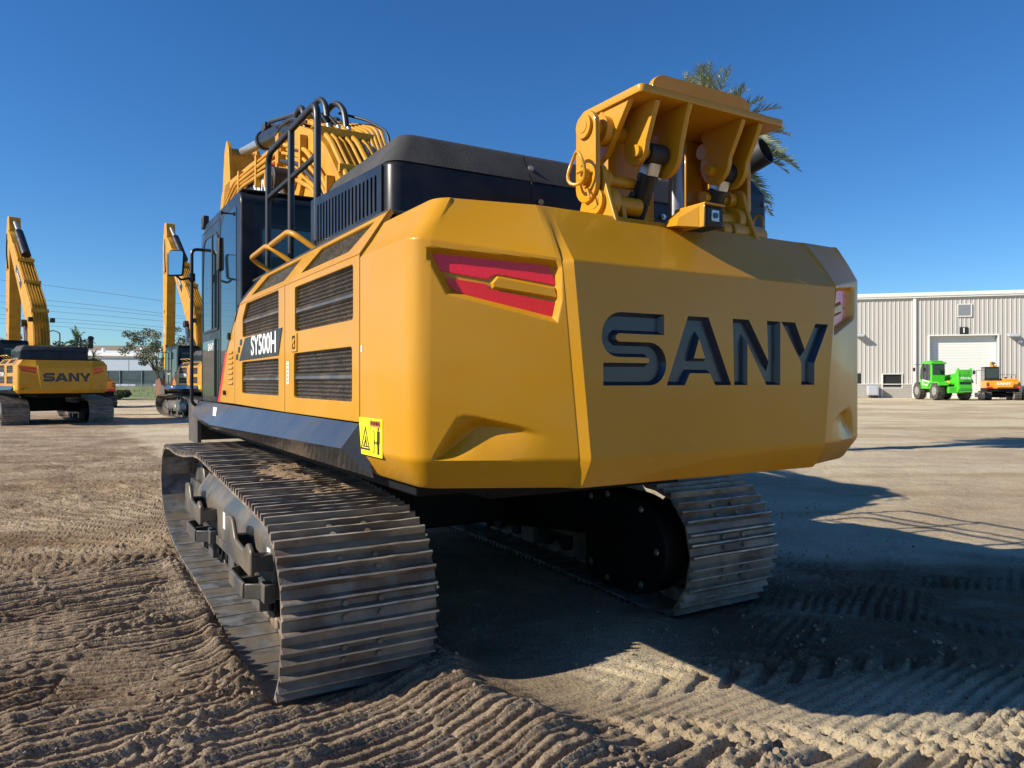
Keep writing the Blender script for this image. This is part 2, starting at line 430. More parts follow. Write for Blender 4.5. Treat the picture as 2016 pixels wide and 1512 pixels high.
        m = MB(); m.add(vs, [(i, (i + 1) % n_, n_ + (i + 1) % n_, n_ + i) for i in range(n_)] + [tuple(range(n_, 2 * n_))])
        m.build('reflector_bar', M['yellow'], o, smooth=20)
    return o

def track_path(lo=0):
    pts = [(.60, -.055 - lo), (1.5, -.02 - lo * .7), (2.5, -lo * .3), (3.5, .005), (4.1, .055), (4.6, .17), (4.9, .34), (5.03, .56), (4.98, .78), (4.78, .93), (4.4, .975), (3.9, .965),
           (3.3, .99), (2.6, 1.045), (1.8, .995), (1.06, .945), (.6, .915), (.2, .865), (.03, .75), (-.08, .57), (-.095, .36 - lo * .2), (-.03, .14 - lo * .7), (.11, -.025 - lo), (.33, -.07 - lo)]
    n = len(pts); out = []
    for i in range(n):
        p0, p1, p2, p3 = [Vector(pts[(i + k - 1) % n]) for k in range(4)]
        for j in range(16):
            t = j / 16
            out.append(.5 * ((2 * p1) + (p2 - p0) * t + (2 * p0 - 5 * p1 + 4 * p2 - p3) * t * t + (3 * p1 - p0 - 3 * p2 + p3) * t ** 3))
    q = offs_poly([tuple(p) for p in out], .046)
    q = [Vector(p) for p in q]; cum = [0]
    for i in range(len(q)): cum.append(cum[-1] + (q[(i + 1) % len(q)] - q[i]).length)
    return q, cum
PATHS = [track_path(.055), track_path(0)]; TP, TC = PATHS[0]
def path_at(d):
    d %= TC[-1]; i = int(np.searchsorted(TC, d, side='right')) - 1; i = min(i, len(TP) - 1)
    a = TP[i]; b = TP[(i + 1) % len(TP)]; k = (d - TC[i]) / max(1e-9, TC[i + 1] - TC[i]); return a + (b - a) * k
NSH = 50
SW = .82
def shoe_mesh():
    P = TC[-1] / NSH; h = P / 2
    m = MB()
    prof = [(-h + .004, 0), (-h + .004, .020), (-h + .012, .046), (-h + .022, .046), (-h + .030, .014), (-.034, .011), (-.018, .044), (-.008, .044), (.006, .011),
            (h - .078, .011), (h - .062, .045), (h - .051, .045), (h - .038, .012), (h - .008, .010), (h + .008, .003), (h + .008, -.004)]
    prof = [(a, b) for a, b in prof]
    # outward = +z ; polygon in (y,z), extruded across; slight wear along the length
    N = 14; vs = []; rnd = random.Random(3)
    for k in range(N + 1):
        x = -SW / 2 + SW * k / N; wv = [rnd.uniform(-.0022, .0022) for _ in prof]
        for (a, b), q in zip(prof, wv): vs.append((x, a + (q if b > .03 else 0), b + (q * .9 if b > .03 else 0)))
    c = len(prof); fs = [(k * c + i, (k + 1) * c + i, (k + 1) * c + (i + 1) % c, k * c + (i + 1) % c) for k in range(N) for i in range(c)]
    fs += [tuple(range(c)), tuple(range(N * c + c - 1, N * c - 1, -1))]
    m.add(vs, fs)
    for sx in (-1, 1):
        m.prism([(-h * .98, -.085), (-h * .6, -.105), (h * .5, -.105), (h * .98, -.080), (h * .98, -.03), (h * .5, -.002), (-h * .6, -.002), (-h * .98, -.03)], 0, sx * .095 - .022, sx * .095 + .022)
        for y in (-h + .045, h - .105): m.cyl((sx * .095, y + .012, .010), (sx * .095, y + .012, .030), .016, n=6)
    m.cyl((-.13, -h * .75, -.06), (.13, -h * .75, -.06), .028, n=8)
    return m
def make_track(root, s0, inner):
    """s0 = left edge of the shoes; inner = +1 if the machine's centre is to the right"""
    global TP, TC
    TP, TC = PATHS[0 if inner > 0 else 1]
    cx = s0 + SW / 2
    def sx(d): return cx - inner * d        # d measured from track centre outwards
    fr = MB()
    def pr(poly, a, b):  # poly in (outward d, z), extruded along y
        fr.prism([(sx(d), z) for d, z in poly], 1, a, b)
    pr([(.20, .25), (.20, .56), (.185, .60), (.02, .83), (-.12, .83), (-.20, .70), (-.20, .25)], .98, 3.95)
    pr([(.215, .25), (.215, .32), (.20, .32), (.20, .25)], 1.0, 3.95)
    trk = fr.build('crawler_track', M['frame'], root, bevel=.022, seg=3)
    # chain guards
    for y in (1.35, 2.2, 3.1, 3.6):
        m = MB()
        m.prism([(sx(.205), .08), (sx(.205), .26), (sx(.12), .26), (sx(.12), .08)], 1, y, y + .22)
        m.prism([(sx(-.205), .08), (sx(-.205), .26), (sx(-.12), .26), (sx(-.12), .08)], 1, y, y + .22)
        m.build('chain_guard', M['frame'], trk, bevel=.008)
    for y in (1.15, 1.75, 2.05, 2.6, 2.95, 3.4, 3.75):
        MB().cyl((sx(-.17), y, .185), (sx(.17), y, .185), .09, n=20).cyl((sx(.17), y, .185), (sx(.19), y, .185), .045, n=12).build('track_roller', M['under'], trk, bevel=.006)
    for y in (1.7, 2.75):
        MB().cyl((sx(-.14), y, .90), (sx(.14), y, .90), .055, n=16).box(min(sx(.05), sx(-.05)), max(sx(.05), sx(-.05)), y - .05, y + .05, .8, .88).build('carrier_roller', M['frame'], trk)
    for y in (1.42, 2.0, 2.5):   # small stays above the frame
        MB().prism([(y - .02, .74), (y + .10, .74), (y + .08, .93), (y, .93)], 0, sx(.12), sx(.10)).build('stay', M['frame'], trk, bevel=.004)
    # sprocket with teeth, idler
    m = MB(); n = 22; pts = []
    for i in range(n * 4):
        a = 2 * math.pi * i / (n * 4); r = .355 if i % 4 in (0, 1) else .315; pts.append((.39 + r * math.cos(a), .425 + r * math.sin(a)))
    m.prism(pts, 0, cx - .03, cx + .03).cyl((cx - .14, .39, .425), (cx + .17, .39, .425), .26, n=32)
    for k in range(16):
        a = 2 * math.pi * k / 16; m.cyl((sx(.175), .39 + .2 * math.cos(a), .425 + .2 * math.sin(a)), (sx(.14), .39 + .2 * math.cos(a), .425 + .2 * math.sin(a)), .016, n=6)
    m.build('sprocket', M['frame'], trk, smooth=30)
    MB().cyl((cx - .05, 4.5, .50), (cx + .05, 4.5, .50), .36, n=36).cyl((cx - .10, 4.5, .50), (cx + .10, 4.5, .50), .30, n=36).cyl((cx - .17, 4.5, .50), (cx + .17, 4.5, .50), .09, n=18).box(min(sx(.17), sx(.13)), max(sx(.17), sx(.13)), 3.9, 4.65, .40, .60).build('idler', M['frame'], trk, smooth=30, bevel=.01)
    # drive motor housing on the inner side
    D = [(.98, .80), (.98, .12), (.80, .08)] + arc(.50, .43, .44, .36, -78, -180, 9) + arc(.50, .43, .44, .36, 170, 92, 8)
    hx0, hx1 = sorted((sx(-.51), sx(-.30)))
    if inner > 0: D = [(max(a, .35), b) for a, b in D]
    o = MB().prism(D, 0, hx0, hx1).build('motor_housing', M['under'], trk, bevel=.02)
    for y, z in ((.90, .72), (.90, .22), (.70, .76), (.70, .14), (.32, .70), (.32, .17), (.16, .43)):
        MB().cyl((sx(-.51), y, z), (sx(-.525), y, z), .016, n=6).cyl((sx(-.505), y, z), (sx(-.513), y, z), .024, n=14).build('bolt', M['zinc'], o)
    # treads (steps) on the outer side
    def step(y0, y1, z0, z1, wide):
        m = MB(); d0, d1 = .20, .335
        q = [(d0, y0), (d1, y0 + .10), (d1, y1 - .10), (d0, y1)]
        th = .022
        def wall(a, b):
            va = Vector((b[0] - a[0], b[1] - a[1])); nn = Vector((-va.y, va.x)).normalized() * th
            P = [(sx(a[0]), a[1]), (sx(b[0]), b[1]), (sx(b[0] - nn.x * 1), b[1] - nn.y), (sx(a[0] - nn.x), a[1] - nn.y)]
            if wide:  # dished top edge
                zt0 = z1; m.prism(P, 2, z0, z1)
            else: m.prism(P, 2, z0, z1)
        for i in range(3): wall(q[i], q[i + 1])
        m.prism([(sx(d0), y0 + .02), (sx(d1 - .02), y0 + .12), (sx(d1 - .02), y1 - .12), (sx(d0), y1 - .02)], 2, z0 + .02, z0 + .035)
        m.box(*sorted((sx(d0 - .01), sx(d1 - .02))), (y0 + y1) / 2 - .01, (y0 + y1) / 2 + .01, z0 + .03, z1 - .015)
        for yy in (y0 - .06, y1 - .06): m.box(*sorted((sx(.19), sx(.262))), yy, yy + .12, z0 - .01, z1 + .01)
        m.build('step', M['frame'], trk, bevel=.006)
    def guard(y0, y1):
        # tall dished guard plate standing outside the frame
        m = MB(); z0, z1 = .40, .68
        prof = [(y0, z0), (y1, z0 + .02), (y1, z1 - .02), (y1 - .16, z1), (y1 - .22, z1 - .015), (y1 - .32, z1 - .13), (y0 + .22, z1 - .15), (y0 + .10, z1 - .08), (y0, z1 - .12)]
        m.prism(round_poly(prof, .03), 0, *sorted((sx(.335), sx(.305))))
        for yy in (y0, y1 - .10): m.box(*sorted((sx(.19), sx(.32))), yy, yy + .10, z0 + .03, z1 - .15)
        m.box(*sorted((sx(.20), sx(.31))), y0 + .1, y1 - .2, z0 + .03, z0 + .05)
        m.build('side_guard', M['frame'], trk, bevel=.01, seg=2)
    for y0, y1 in ((1.02, 1.66), (2.95, 3.62)):
        step(y0, y1, .25, .345, False); guard(y0 - .02, y1 + .15)
    if True:   # data labels on the frame
        for y, z0 in ((1.05, .42), (2.55, .42)):
            MB().box(*sorted((sx(.2005), sx(.203))), y, y + .09, z0, z0 + .13).build('label_plate', M['white'], trk, smooth=0)
    # shoes
    me = None; L = TC[-1]
    for i in range(NSH):
        d = (i + .35) * L / NSH; a = path_at(d - L / NSH * .5); b = path_at(d + L / NSH * .5); p = (a + b) / 2; tt = (b - a).normalized()
        if me is None:
            o = shoe_mesh().build('track_shoe', M['shoe'], trk, smooth=25); me = o.data; me.materials.append(M['shoe_in']); me.materials.append(M['shoe_edge'])
            for p_ in me.polygons:
                if p_.normal.z < -.8 and p_.center.z > -.02 and abs(p_.center.z) < .02: p_.material_index = 1
                elif p_.normal.z > .85 and p_.center.z > .040: p_.material_index = 2
        else:
            o = bpy.data.objects.new('track_shoe', me); col.objects.link(o); o.parent = trk
        # travel along +y at the bottom: outward normal points down
        o.location = (cx, p.x, p.y); ang = math.atan2(tt.y, tt.x)
        # outward = right of direction (path runs counter-clockwise in y-z)
        o.rotation_euler = Euler((ang + math.pi, 0, 0)); 
    return trk

SIDEM = lambda s: MX((s, 0, 0), (0, 1, 0), (0, 0, 1))          # plate coords (y, z) at x = s
SLOPE = MX((.29, 0, 2.2), (0, 1, 0), (.155, 0, .235))           # upper slanted part of the side, coords (y, h)
def rect(a0, a1, b0, b1): return [(a0, b0), (a1, b0), (a1, b1), (a0, b1)]
def pobj(name, loops, th, bev, mt, m, parent, smooth=30, dz=0):
    me = plate(loops, th, bev); mb = MB().mesh(me, mt @ Matrix.Translation((0, 0, dz))); return mb.build(name, m, parent, smooth=smooth)
def grille(parent, quad, mt, dep, bar=True, pitch=.021):
    """corrugated mesh: quad in plate coords bl, br, tr, tl (br = larger y)"""
    bl, br, tr, tl = [Vector(p) for p in quad]; hgt = (tl - bl).length; n = max(3, int(hgt / pitch)); m = MB(); rows = []
    for i in range(n * 4 + 1):
        k = i / (n * 4); a = bl.lerp(tl, k); b = br.lerp(tr, k); z = dep + .0065 * math.cos(2 * math.pi * i / 4)
        rows.append([(a.x + (b.x - a.x) * j / 30, a.y + (b.y - a.y) * j / 30, z) for j in range(31)])
    m.grid([[tuple(mt @ Vector(p)) for p in r] for r in rows]); g = m.build('vent_grille', MESHM, parent, smooth=60)
    if bar:
        m = MB(); lo, hi = .40, .54
        for (k0, z0), (k1, z1) in (((lo, dep - .004), (lo + .03, dep - .016)), ((lo + .03, dep - .016), (lo + .085, dep - .010)), ((lo + .085, dep - .010), (hi - .01, dep - .018)), ((hi - .01, dep - .018), (hi, dep - .004))):
            a0 = bl.lerp(tl, k0); b0 = br.lerp(tr, k0); a1 = bl.lerp(tl, k1); b1 = br.lerp(tr, k1)
            m.add([mt @ Vector((*a0, z0)), mt @ Vector((*b0, z0)), mt @ Vector((*b1, z1)), mt @ Vector((*a1, z1))], [(0, 1, 2, 3)])
        m.build('vent_bar', M['frame'], g, smooth=0)
    return g
# woven vent mesh material: fine hexagonal openings by bump and colour
def mesh_mat():
    m = mat('vent_mesh_weave', (.10, .088, .075), .45, metal=.4, c2=(.17, .14, .11), ns=8)
    n = m.node_tree; L = n.links; b = n.nodes['Principled BSDF']; tc = n.nodes.new('ShaderNodeTexCoord')
    v = n.nodes.new('ShaderNodeTexVoronoi'); v.inputs['Scale'].default_value = 95; L.new(tc.outputs['Object'], v.inputs['Vector'])
    r = n.nodes.new('ShaderNodeValToRGB'); r.color_ramp.elements[0].position = .35; r.color_ramp.elements[1].position = .6
    r.color_ramp.elements[0].color = (.004, .004, .004, 1); r.color_ramp.elements[1].color = (1, 1, 1, 1); L.new(v.outputs['Distance'], r.inputs[0])
    src = b.inputs['Base Color'].links[0].from_socket
    mx = n.nodes.new('ShaderNodeMixRGB'); mx.blend_type = 'MULTIPLY'; mx.inputs[0].default_value = .9
    L.new(src, mx.inputs[1]); L.new(r.outputs[0], mx.inputs[2]); L.new(mx.outputs[0], b.inputs['Base Color'])
    return m
MESHM = mesh_mat()

def make_side(root):
    def door(name, y0, y1, holes, front_cut=None):
        outer = rect(y0, y1, 1.405, 2.195) if not front_cut else front_cut
        o = pobj(name, [outer] + [round_poly(h, .022) for h in holes], .03, .004, SIDEM(.306), M['yellow'], root)
        return o
    H1 = [rect(-.245, .80, 1.895, 2.16), rect(-.23, .82, 1.500, 1.765)]
    d = door('rear_door', -.335, 1.03, H1)
    for h in H1: grille(d, [(h[0][0] - .01, h[0][1] - .01), (h[1][0] + .01, h[1][1] - .01), (h[2][0] + .01, h[2][1] + .01), (h[3][0] - .01, h[3][1] + .01)], SIDEM(.312), 0)
    # slanted top of the rear door with its vent
    def slope(parent, outer, hole, name='door_top'):
        o = pobj(name, [outer, round_poly(hole, .02)], .03, .004, SLOPE, M['yellow'], parent, dz=.0155)
        c = [Vector(p) for p in hole]; ctr = sum(c, Vector((0, 0))) / 4
        q = [p + (p - ctr).normalized() * .012 for p in c]
        return o, q
    o, q = slope(d, [(-.335, .0), (1.03, .0), (1.03, .275), (-.335, .275)], [(-.10, .055), (.78, .055), (.66, .225), (-.22, .225)])
    for nme, qq in ((None, q),):
        g = grille(d, qq, SLOPE, .022, bar=False)
    H2 = [[(1.19, 1.935), (2.31, 1.935), (2.31, 2.08), (2.17, 2.185), (1.19, 2.185)], rect(1.19, 2.325, 1.505, 1.745)]
    f = door('front_door', 0, 0, H2, [(1.04, 1.405), (2.60, 1.415), (2.60, 2.06), (2.42, 2.195), (1.04, 2.195)])
    for a, b, c, e in ((1.18, 2.32, 1.93, 2.195), (1.18, 2.34, 1.495, 1.755)): grille(f, rect(a, b, c, e), SIDEM(.312), 0)
    o, q = slope(f, [(1.04, 0), (2.42, 0), (2.25, .275), (1.04, .275)], [(1.15, .055), (2.14, .055), (2.0, .225), (1.08, .225)])
    grille(f, q, SLOPE, .022, bar=False)
    # number plate decal SY500H
    pl = [(1.085, 1.938), (2.20, 1.925), (2.42, 1.757), (1.185, 1.765)]
    b = pobj('model_plate', [pl], .003, .001, SIDEM(.2885), M['black'], f)
    tm = text_mesh('SY500H', .192, .002, sx=1.20, bold=.004)
    MB().mesh(tm, MX((.2855, 1.60, 1.848), (0, -1, 0), (0, 0, 1))).build('model_number', M['white'], b, smooth=0)
    for i, zz in enumerate((1.90, 1.845, 1.79)):
        y = 2.335 + i * .075; pobj('plate_dash', [[(y, zz - .022), (y + .062, zz - .022), (y + .042, zz + .022), (y - .02, zz + .022)]], .003, 0, SIDEM(.2885), M['black'], b)
    # front panel, stripe
    def fe(z): return float(np.interp(z, [1.415, 1.85, 2.2], [3.33, 2.97, 2.50]))
    p = pobj('front_panel', [[(2.612, 1.415), (fe(1.415) - .06, 1.415), (fe(1.85) - .04, 1.85), (fe(2.08) - .04, 2.08), (2.612, 2.08)]], .03, .004, SIDEM(.306), M['yellow'], root)
    pobj('red_stripe', [[(fe(1.415) - .058, 1.415), (fe(1.415) + .04, 1.415), (fe(1.85) + .03, 1.85), (fe(1.85) - .035, 1.85)]], .03, .003, SIDEM(.306), M['redstripe'], p)
    pobj('grey_stripe', [[(fe(1.85) - .033, 1.852), (fe(1.85) + .03, 1.852), (fe(2.15) + .03, 2.15), (fe(2.15) - .03, 2.15)]], .03, .003, SIDEM(.306), M['frame'], p)
    m = MB()
    for k in range(7):
        z0 = 1.57 + k * .042; m.add([(.2905, 2.68, z0), (.2905, 2.86, z0), (.2905, 2.86, z0 + .026), (.2905, 2.68, z0 + .026), (.279, 2.68, z0 + .004), (.279, 2.86, z0 + .004)], [(0, 1, 5, 4), (4, 5, 2, 3), (0, 4, 3), (1, 2, 5)])
    m.build('louvre', M['yellow'], p, smooth=0)
    MB().cyl((.27, 2.80, 1.97), (.295, 2.80, 1.97), .03, n=16).cyl((.27, 3.0, 1.50), (.295, 3.0, 1.50), .02, n=12).build('hinge_cap', M['blackdull'], p)
    pobj('corner_cover', [[(2.44, 0), (2.56, 0), (2.42, .275), (2.27, .275)]], .03, .006, SLOPE, M['black'], root, dz=.0155)
    # latch
    m = pobj('latch', [round_poly(rect(.735, .865, 1.775, 1.885), .01), round_poly(rect(.765, .835, 1.79, 1.87), .01)], .008, .002, SIDEM(.288), M['yellow'], d)
    MB().box(.284, .292, .785, .815, 1.80, 1.855).cyl((.28, .80, 1.835), (.29, .80, 1.835), .016, n=12).build('latch_handle', M['yellow_dull'], d, bevel=.003)
    pobj('latch_pocket', [rect(.762, .838, 1.787, 1.873)], .002, 0, SIDEM(.2895), M['ink'], d)
    pobj('small_label', [rect(.93, .98, 1.58, 1.72)], .002, 0, SIDEM(.2895), M['white'], d)
    m = MB()
    for k in range(5): m.box(.2875, .2885, .945, .965, 1.595 + k * .024, 1.605 + k * .024)
    m.build('label_marks', M['redstripe'], d, smooth=0)
    # inner backing so nothing shows through, deck, chassis
    MB().box(.325, 3.0, -.34, 2.45, 1.38, 2.19).prism([(.325, 2.19), (.48, 2.405), (3.0, 2.405), (3.0, 2.19)], 1, -.33, 2.30).build('engine_bay', M['blackdull'], root)
    MB().box(.40, 2.97, -.75, 4.55, 1.10, 1.40).box(.32, .60, -.3, 4.4, 1.20, 1.40).box(1.0, 2.35, -.3, 4.3, .98, 1.12).build('chassis', M['under'], root, bevel=.01)
    m = MB().box(.43, 3.0, -.33, 2.6, 2.4055, 2.425)
    m.build('deck', M['grit'], root, bevel=.004)
    m = MB().box(3.04, 3.08, -.34, 3.6, 1.40, 2.2).prism([(3.08, 2.2), (2.93, 2.43), (2.90, 2.40), (3.04, 2.18)], 1, -.34, 2.6)
    m.build('right_side_panel', M['yellow'], root, bevel=.004)
    # skirt
    A0, A1, C, B1, B0 = (.287, -.345, 1.400), (.287, 4.35, 1.400), (.20, 4.36, 1.279), (.165, 3.0, 1.230), (.205, -.327, 1.286)
    D0, D1 = (.33, -.42, 1.150), (.33, 4.35, 1.150)
    m = MB(); m.add([A0, A1, C, B1, B0], [(0, 4, 1), (1, 4, 3), (1, 3, 2)])
    m.add([B0, B1, D0, D1, C], [(0, 2, 3), (0, 3, 1), (1, 3, 4)]); m.add([A0, B0, D0, (.33, -.345, 1.40)], [(0, 3, 2, 1)]); m.add([A1, C, D1], [(0, 1, 2)])
    sk = m.build('side_skirt', M['skirt'], root, smooth=0)
    MB().add([(.262, 3.42, 1.3675), (.262, 3.24, 1.3675), (.215, 3.02, 1.302), (.215, 3.16, 1.302)], [(0, 1, 2, 3)]).build('skirt_label', M['white'], sk, smooth=0)
    MB().box(.30, .34, 4.6, 5.2, .95, 1.40).box(.34, 1.3, 5.12, 5.2, .95, 1.40).build('front_step_box', M['frame'], root, bevel=.006)
    # warning sticker
    m = pobj('warning_sticker', [round_poly(rect(-.64, -.345, 1.262, 1.432), .006)], .002, 0, SIDEM(.2885), M['stickery'], root)
    pobj('warning_header', [rect(-.615, -.49, 1.395, 1.423)], .0015, 0, SIDEM(.2868), M['stickero'], m)
    MB().mesh(text_mesh('WARNING', .026, .001, .95, .0006), MX((.2855, -.558, 1.409), (0, -1, 0), (0, 0, 1))).mesh(text_mesh('!', .022, .001, 1, .001), MX((.2855, -.502, 1.409), (0, -1, 0), (0, 0, 1))).build('warning_text', M['ink'], m, smooth=0)
    k = MB(); tri = [(-.49, 1.285), (-.37, 1.285), (-.43, 1.395)]
    k.mesh(plate([tri, offs_poly(tri, .008)], .001), SIDEM(.2868))
    for a in ([(-.455, 1.30), (-.445, 1.30), (-.425, 1.345), (-.435, 1.348)], [(-.415, 1.30), (-.405, 1.303), (-.43, 1.335), (-.44, 1.33)], rect(-.47, -.40, 1.298, 1.303),
              rect(-.545, -.525, 1.28, 1.375)): k.mesh(plate([a], .001), SIDEM(.2868))
    for a in (rect(-.605, -.582, 1.275, 1.33), rect(-.61, -.578, 1.325, 1.378), round_poly(rect(-.603, -.585, 1.380, 1.394), .006), rect(-.575, -.55, 1.322, 1.328), [(-.55, 1.335), (-.55, 1.315), (-.538, 1.325)], [(-.575, 1.335), (-.575, 1.315), (-.587, 1.325)]):
        k.mesh(plate([a], .001), SIDEM(.2868))
    k.build('warning_pictogram', M['ink'], m, smooth=0)
    i_ = MB().mesh(plate([rect(-.541, -.529, 1.284, 1.371)], .001), SIDEM(.2860)); i_.build('pictogram_bar', M['stickery'], m, smooth=0)
    pobj('tiny_label', [rect(-.385, -.365, 1.735, 1.765)], .002, 0, SIDEM(.2885), M['white'], root)
    # yellow grab handles
    for y0, y1 in ((1.62, 2.40), (1.02, 1.80)):
        MB().tube([(.53, y1 - .10, 2.44), (.37, y1, 2.565), (.35, y0 + .12, 2.565), (.50, y0, 2.43)], .019, n=12, round_=.09).build('grab_handle', M['yellow'], root)

def make_rail(root):
    m = MB(); s = .505
    m.tube([(s, 1.06, 2.5), (s, 1.06, 3.40), (s, 2.39, 3.40), (s, 2.39, 2.44)], .024, n=12, round_=.12)
    m.tube([(s, 1.70, 3.40), (s, 1.70, 2.44)], .024, n=12)
    m.tube([(s, 1.06, 3.055), (s, 2.39, 3.055)], .019, n=10)
    for y in (1.70, 2.39): m.prism([(y - .035, 3.05), (y + .0, 2.93), (y + .035, 3.05)], 0, s - .012, s + .012)
    m.build('handrail', M['rail'], root)
    for s in (1.95, 2.72):
        m = MB(); m.tube([(s, 1.30, 2.5), (s, 1.30, 3.36), (s, 3.1, 3.36), (s, 3.1, 2.44)], .024, n=10, round_=.12)
        m.tube([(s, 2.2, 3.36), (s, 2.2, 2.44)], .024, n=10); m.tube([(s, 1.30, 3.02), (s, 3.1, 3.02)], .019, n=8)
        m.build('handrail', M['rail'], root)

def make_hood(root, right=True):
    x0, x1, y0, y1 = .50, 2.62, -.20, 1.16
    rows = [(2.30, 0, 0), (2.688, 0, 0), (2.70, .004, .002), (2.71, .012, .005), (2.868, .105, .050), (2.890, .130, .065), (2.900, .16, .085), (2.905, .30, .2)]
    def ring(z, iy, ix):
        r = .075; a0, a1, b0, b1 = x0 + ix, x1 - .0, y0 + iy, y1 - iy * .4
        pts = []
        for cx_, cy_, s0 in ((a0 + r, b0 + r, 180), (a1 - r, b0 + r, 270), (a1 - r, b1 - r, 0), (a0 + r, b1 - r, 90)):
            for k in range(7): an = R(s0 + 15 * k); pts.append((cx_ + r * math.cos(an), cy_ + r * math.sin(an), z))
        return pts
    m = MB(); rr = [ring(z, a, max(b, max(0, z - 2.76) * .9)) for z, a, b in rows]; n = len(rr[0])
    for r_ in rr: m.v += r_
    m.f += [(i * n + j, i * n + (j + 1) % n, (i + 1) * n + (j + 1) % n, (i + 1) * n + j) for i in range(len(rr) - 1) for j in range(n)] + [tuple(range((len(rr) - 1) * n, len(rr) * n))]
    h = m.build('engine_hood', M['black'], root, smooth=32)
    # textured top cover, a separate skin 3 mm proud of the slope
    m = MB(); sk = []
    for z, a, b in ((2.712, .010, .004), (2.868, .102, .047), (2.892, .130, .062), (2.903, .16, .08), (2.909, .32, .2)):
        sk.append([(p[0], p[1] - .003, p[2] + .003) for p in ring(z, a, max(b, max(0, z - 2.76) * .9))])
    n = len(sk[0])
    for r_ in sk: m.v += r_
    m.f += [(i * n + j, i * n + (j + 1) % n, (i + 1) * n + (j + 1) % n, (i + 1) * n + j) for i in range(len(sk) - 1) for j in range(n)] + [tuple(range((len(sk) - 1) * n, len(sk) * n))]
    m.build('anti_slip_cover', M['grit'], h, smooth=35)
    # louvred side plate
    holes = []
    for k in range(19):
        y = -.045 + k * .0595; top = 2.665 + .055 * k / 18; holes.append(round_poly(rect(y, y + .030, 2.475, top), .014, 3))
    pobj('louvre_plate', [round_poly([(-.11, 2.40), (1.14, 2.40), (1.14, 2.775), (-.11, 2.705)], .01)] + holes, .012, .002, SIDEM(.492), M['black'], h)
    pobj('louvre_shade', [[(-.09, 2.43), (1.12, 2.43), (1.12, 2.75), (-.09, 2.69)]], .001, 0, SIDEM(.4992), M['ink'], h)  # flat black sheet, paints the dark depth behind the slots
    # joint, bolts, lifting eyes
    MB().box(1.335, 1.343, -.2035, -.19, 2.31, 2.71).add([(1.335, -.2035, 2.71), (1.343, -.2035, 2.71), (1.343, -.108, 2.872), (1.335, -.108, 2.872)], [(0, 1, 2, 3)]).build('hood_joint', M['ink'], h, smooth=0)
    for x, z, dy in ((1.365, 2.80, .04), (1.39, 2.60, 0), (1.70, 2.80, .04), (2.3, 2.62, 0), (1.25, 2.33, 0)):
        y = -.205 + (.063 if dy else 0)
        MB().cyl((x, y, z), (x, y - .010, z), .017, n=14).cyl((x, y - .010, z), (x, y - .022, z), .011, n=6).build('bolt', M['zinc'], h)
    for x in (.72, 1.45):
        MB().tube([(x + .022 * math.cos(R(a)), .25, 2.93 + .022 * math.sin(R(a))) for a in range(0, 360, 30)], .006, n=6, closed=True).cyl((x, .25, 2.895), (x, .25, 2.915), .008, n=8).build('lifting_eye', M['rail'], h)
    if right:
        # taller exhaust housing on the right
        m = MB(); r_ = []
        for z, i in ((2.30, 0), (2.86, 0), (2.875, .004), (2.99, .10), (3.0, .13)):
            a0, a1, b0, b1 = 2.60 + i * .5, 3.26 - i * 1.1, -.22 + i * .4, 1.0 - i; pts = []
            for cx_, cy_, s0 in ((a0 + .09, b0 + .09, 180), (a1 - .07, b0 + .07, 270), (a1 - .07, b1 - .07, 0), (a0 + .09, b1 - .09, 90)):
                rad = .09 if s0 in (180, 90) else .07
                for k in range(6): an = R(s0 + 18 * k); pts.append((cx_ + rad * math.cos(an), cy_ + rad * math.sin(an), z))
            r_.append(pts)
        n = len(r_[0])
        for q in r_: m.v += q
        m.f += [(i * n + j, i * n + (j + 1) % n, (i + 1) * n + (j + 1) % n, (i + 1) * n + j) for i in range(len(r_) - 1) for j in range(n)] + [tuple(range((len(r_) - 1) * n, len(r_) * n))]
        e = m.build('exhaust_housing', M['black'], root, smooth=32)
        for x, z in ((2.72, 2.84), (3.20, 2.80), (2.98, 2.84)):
            MB().cyl((x, -.222, z), (x, -.234, z), .014, n=10).build('bolt', M['zinc'], e)
        MB().box(2.66, 3.2, -.2235, -.2215, 2.735, 2.741).build('seam', M['ink'], e, smooth=0)
        MB().pipe((2.98, .28, 2.93), (3.13, -.30, 3.14), .092, .082, n=32).cyl((2.98, .30, 2.80), (2.98, .30, 2.97), .11, n=24).cyl((2.98, .3, 2.93), (3.02, .12, 2.99), .078, n=20).build('exhaust_pipe', M['blackdull'], root, smooth=40)

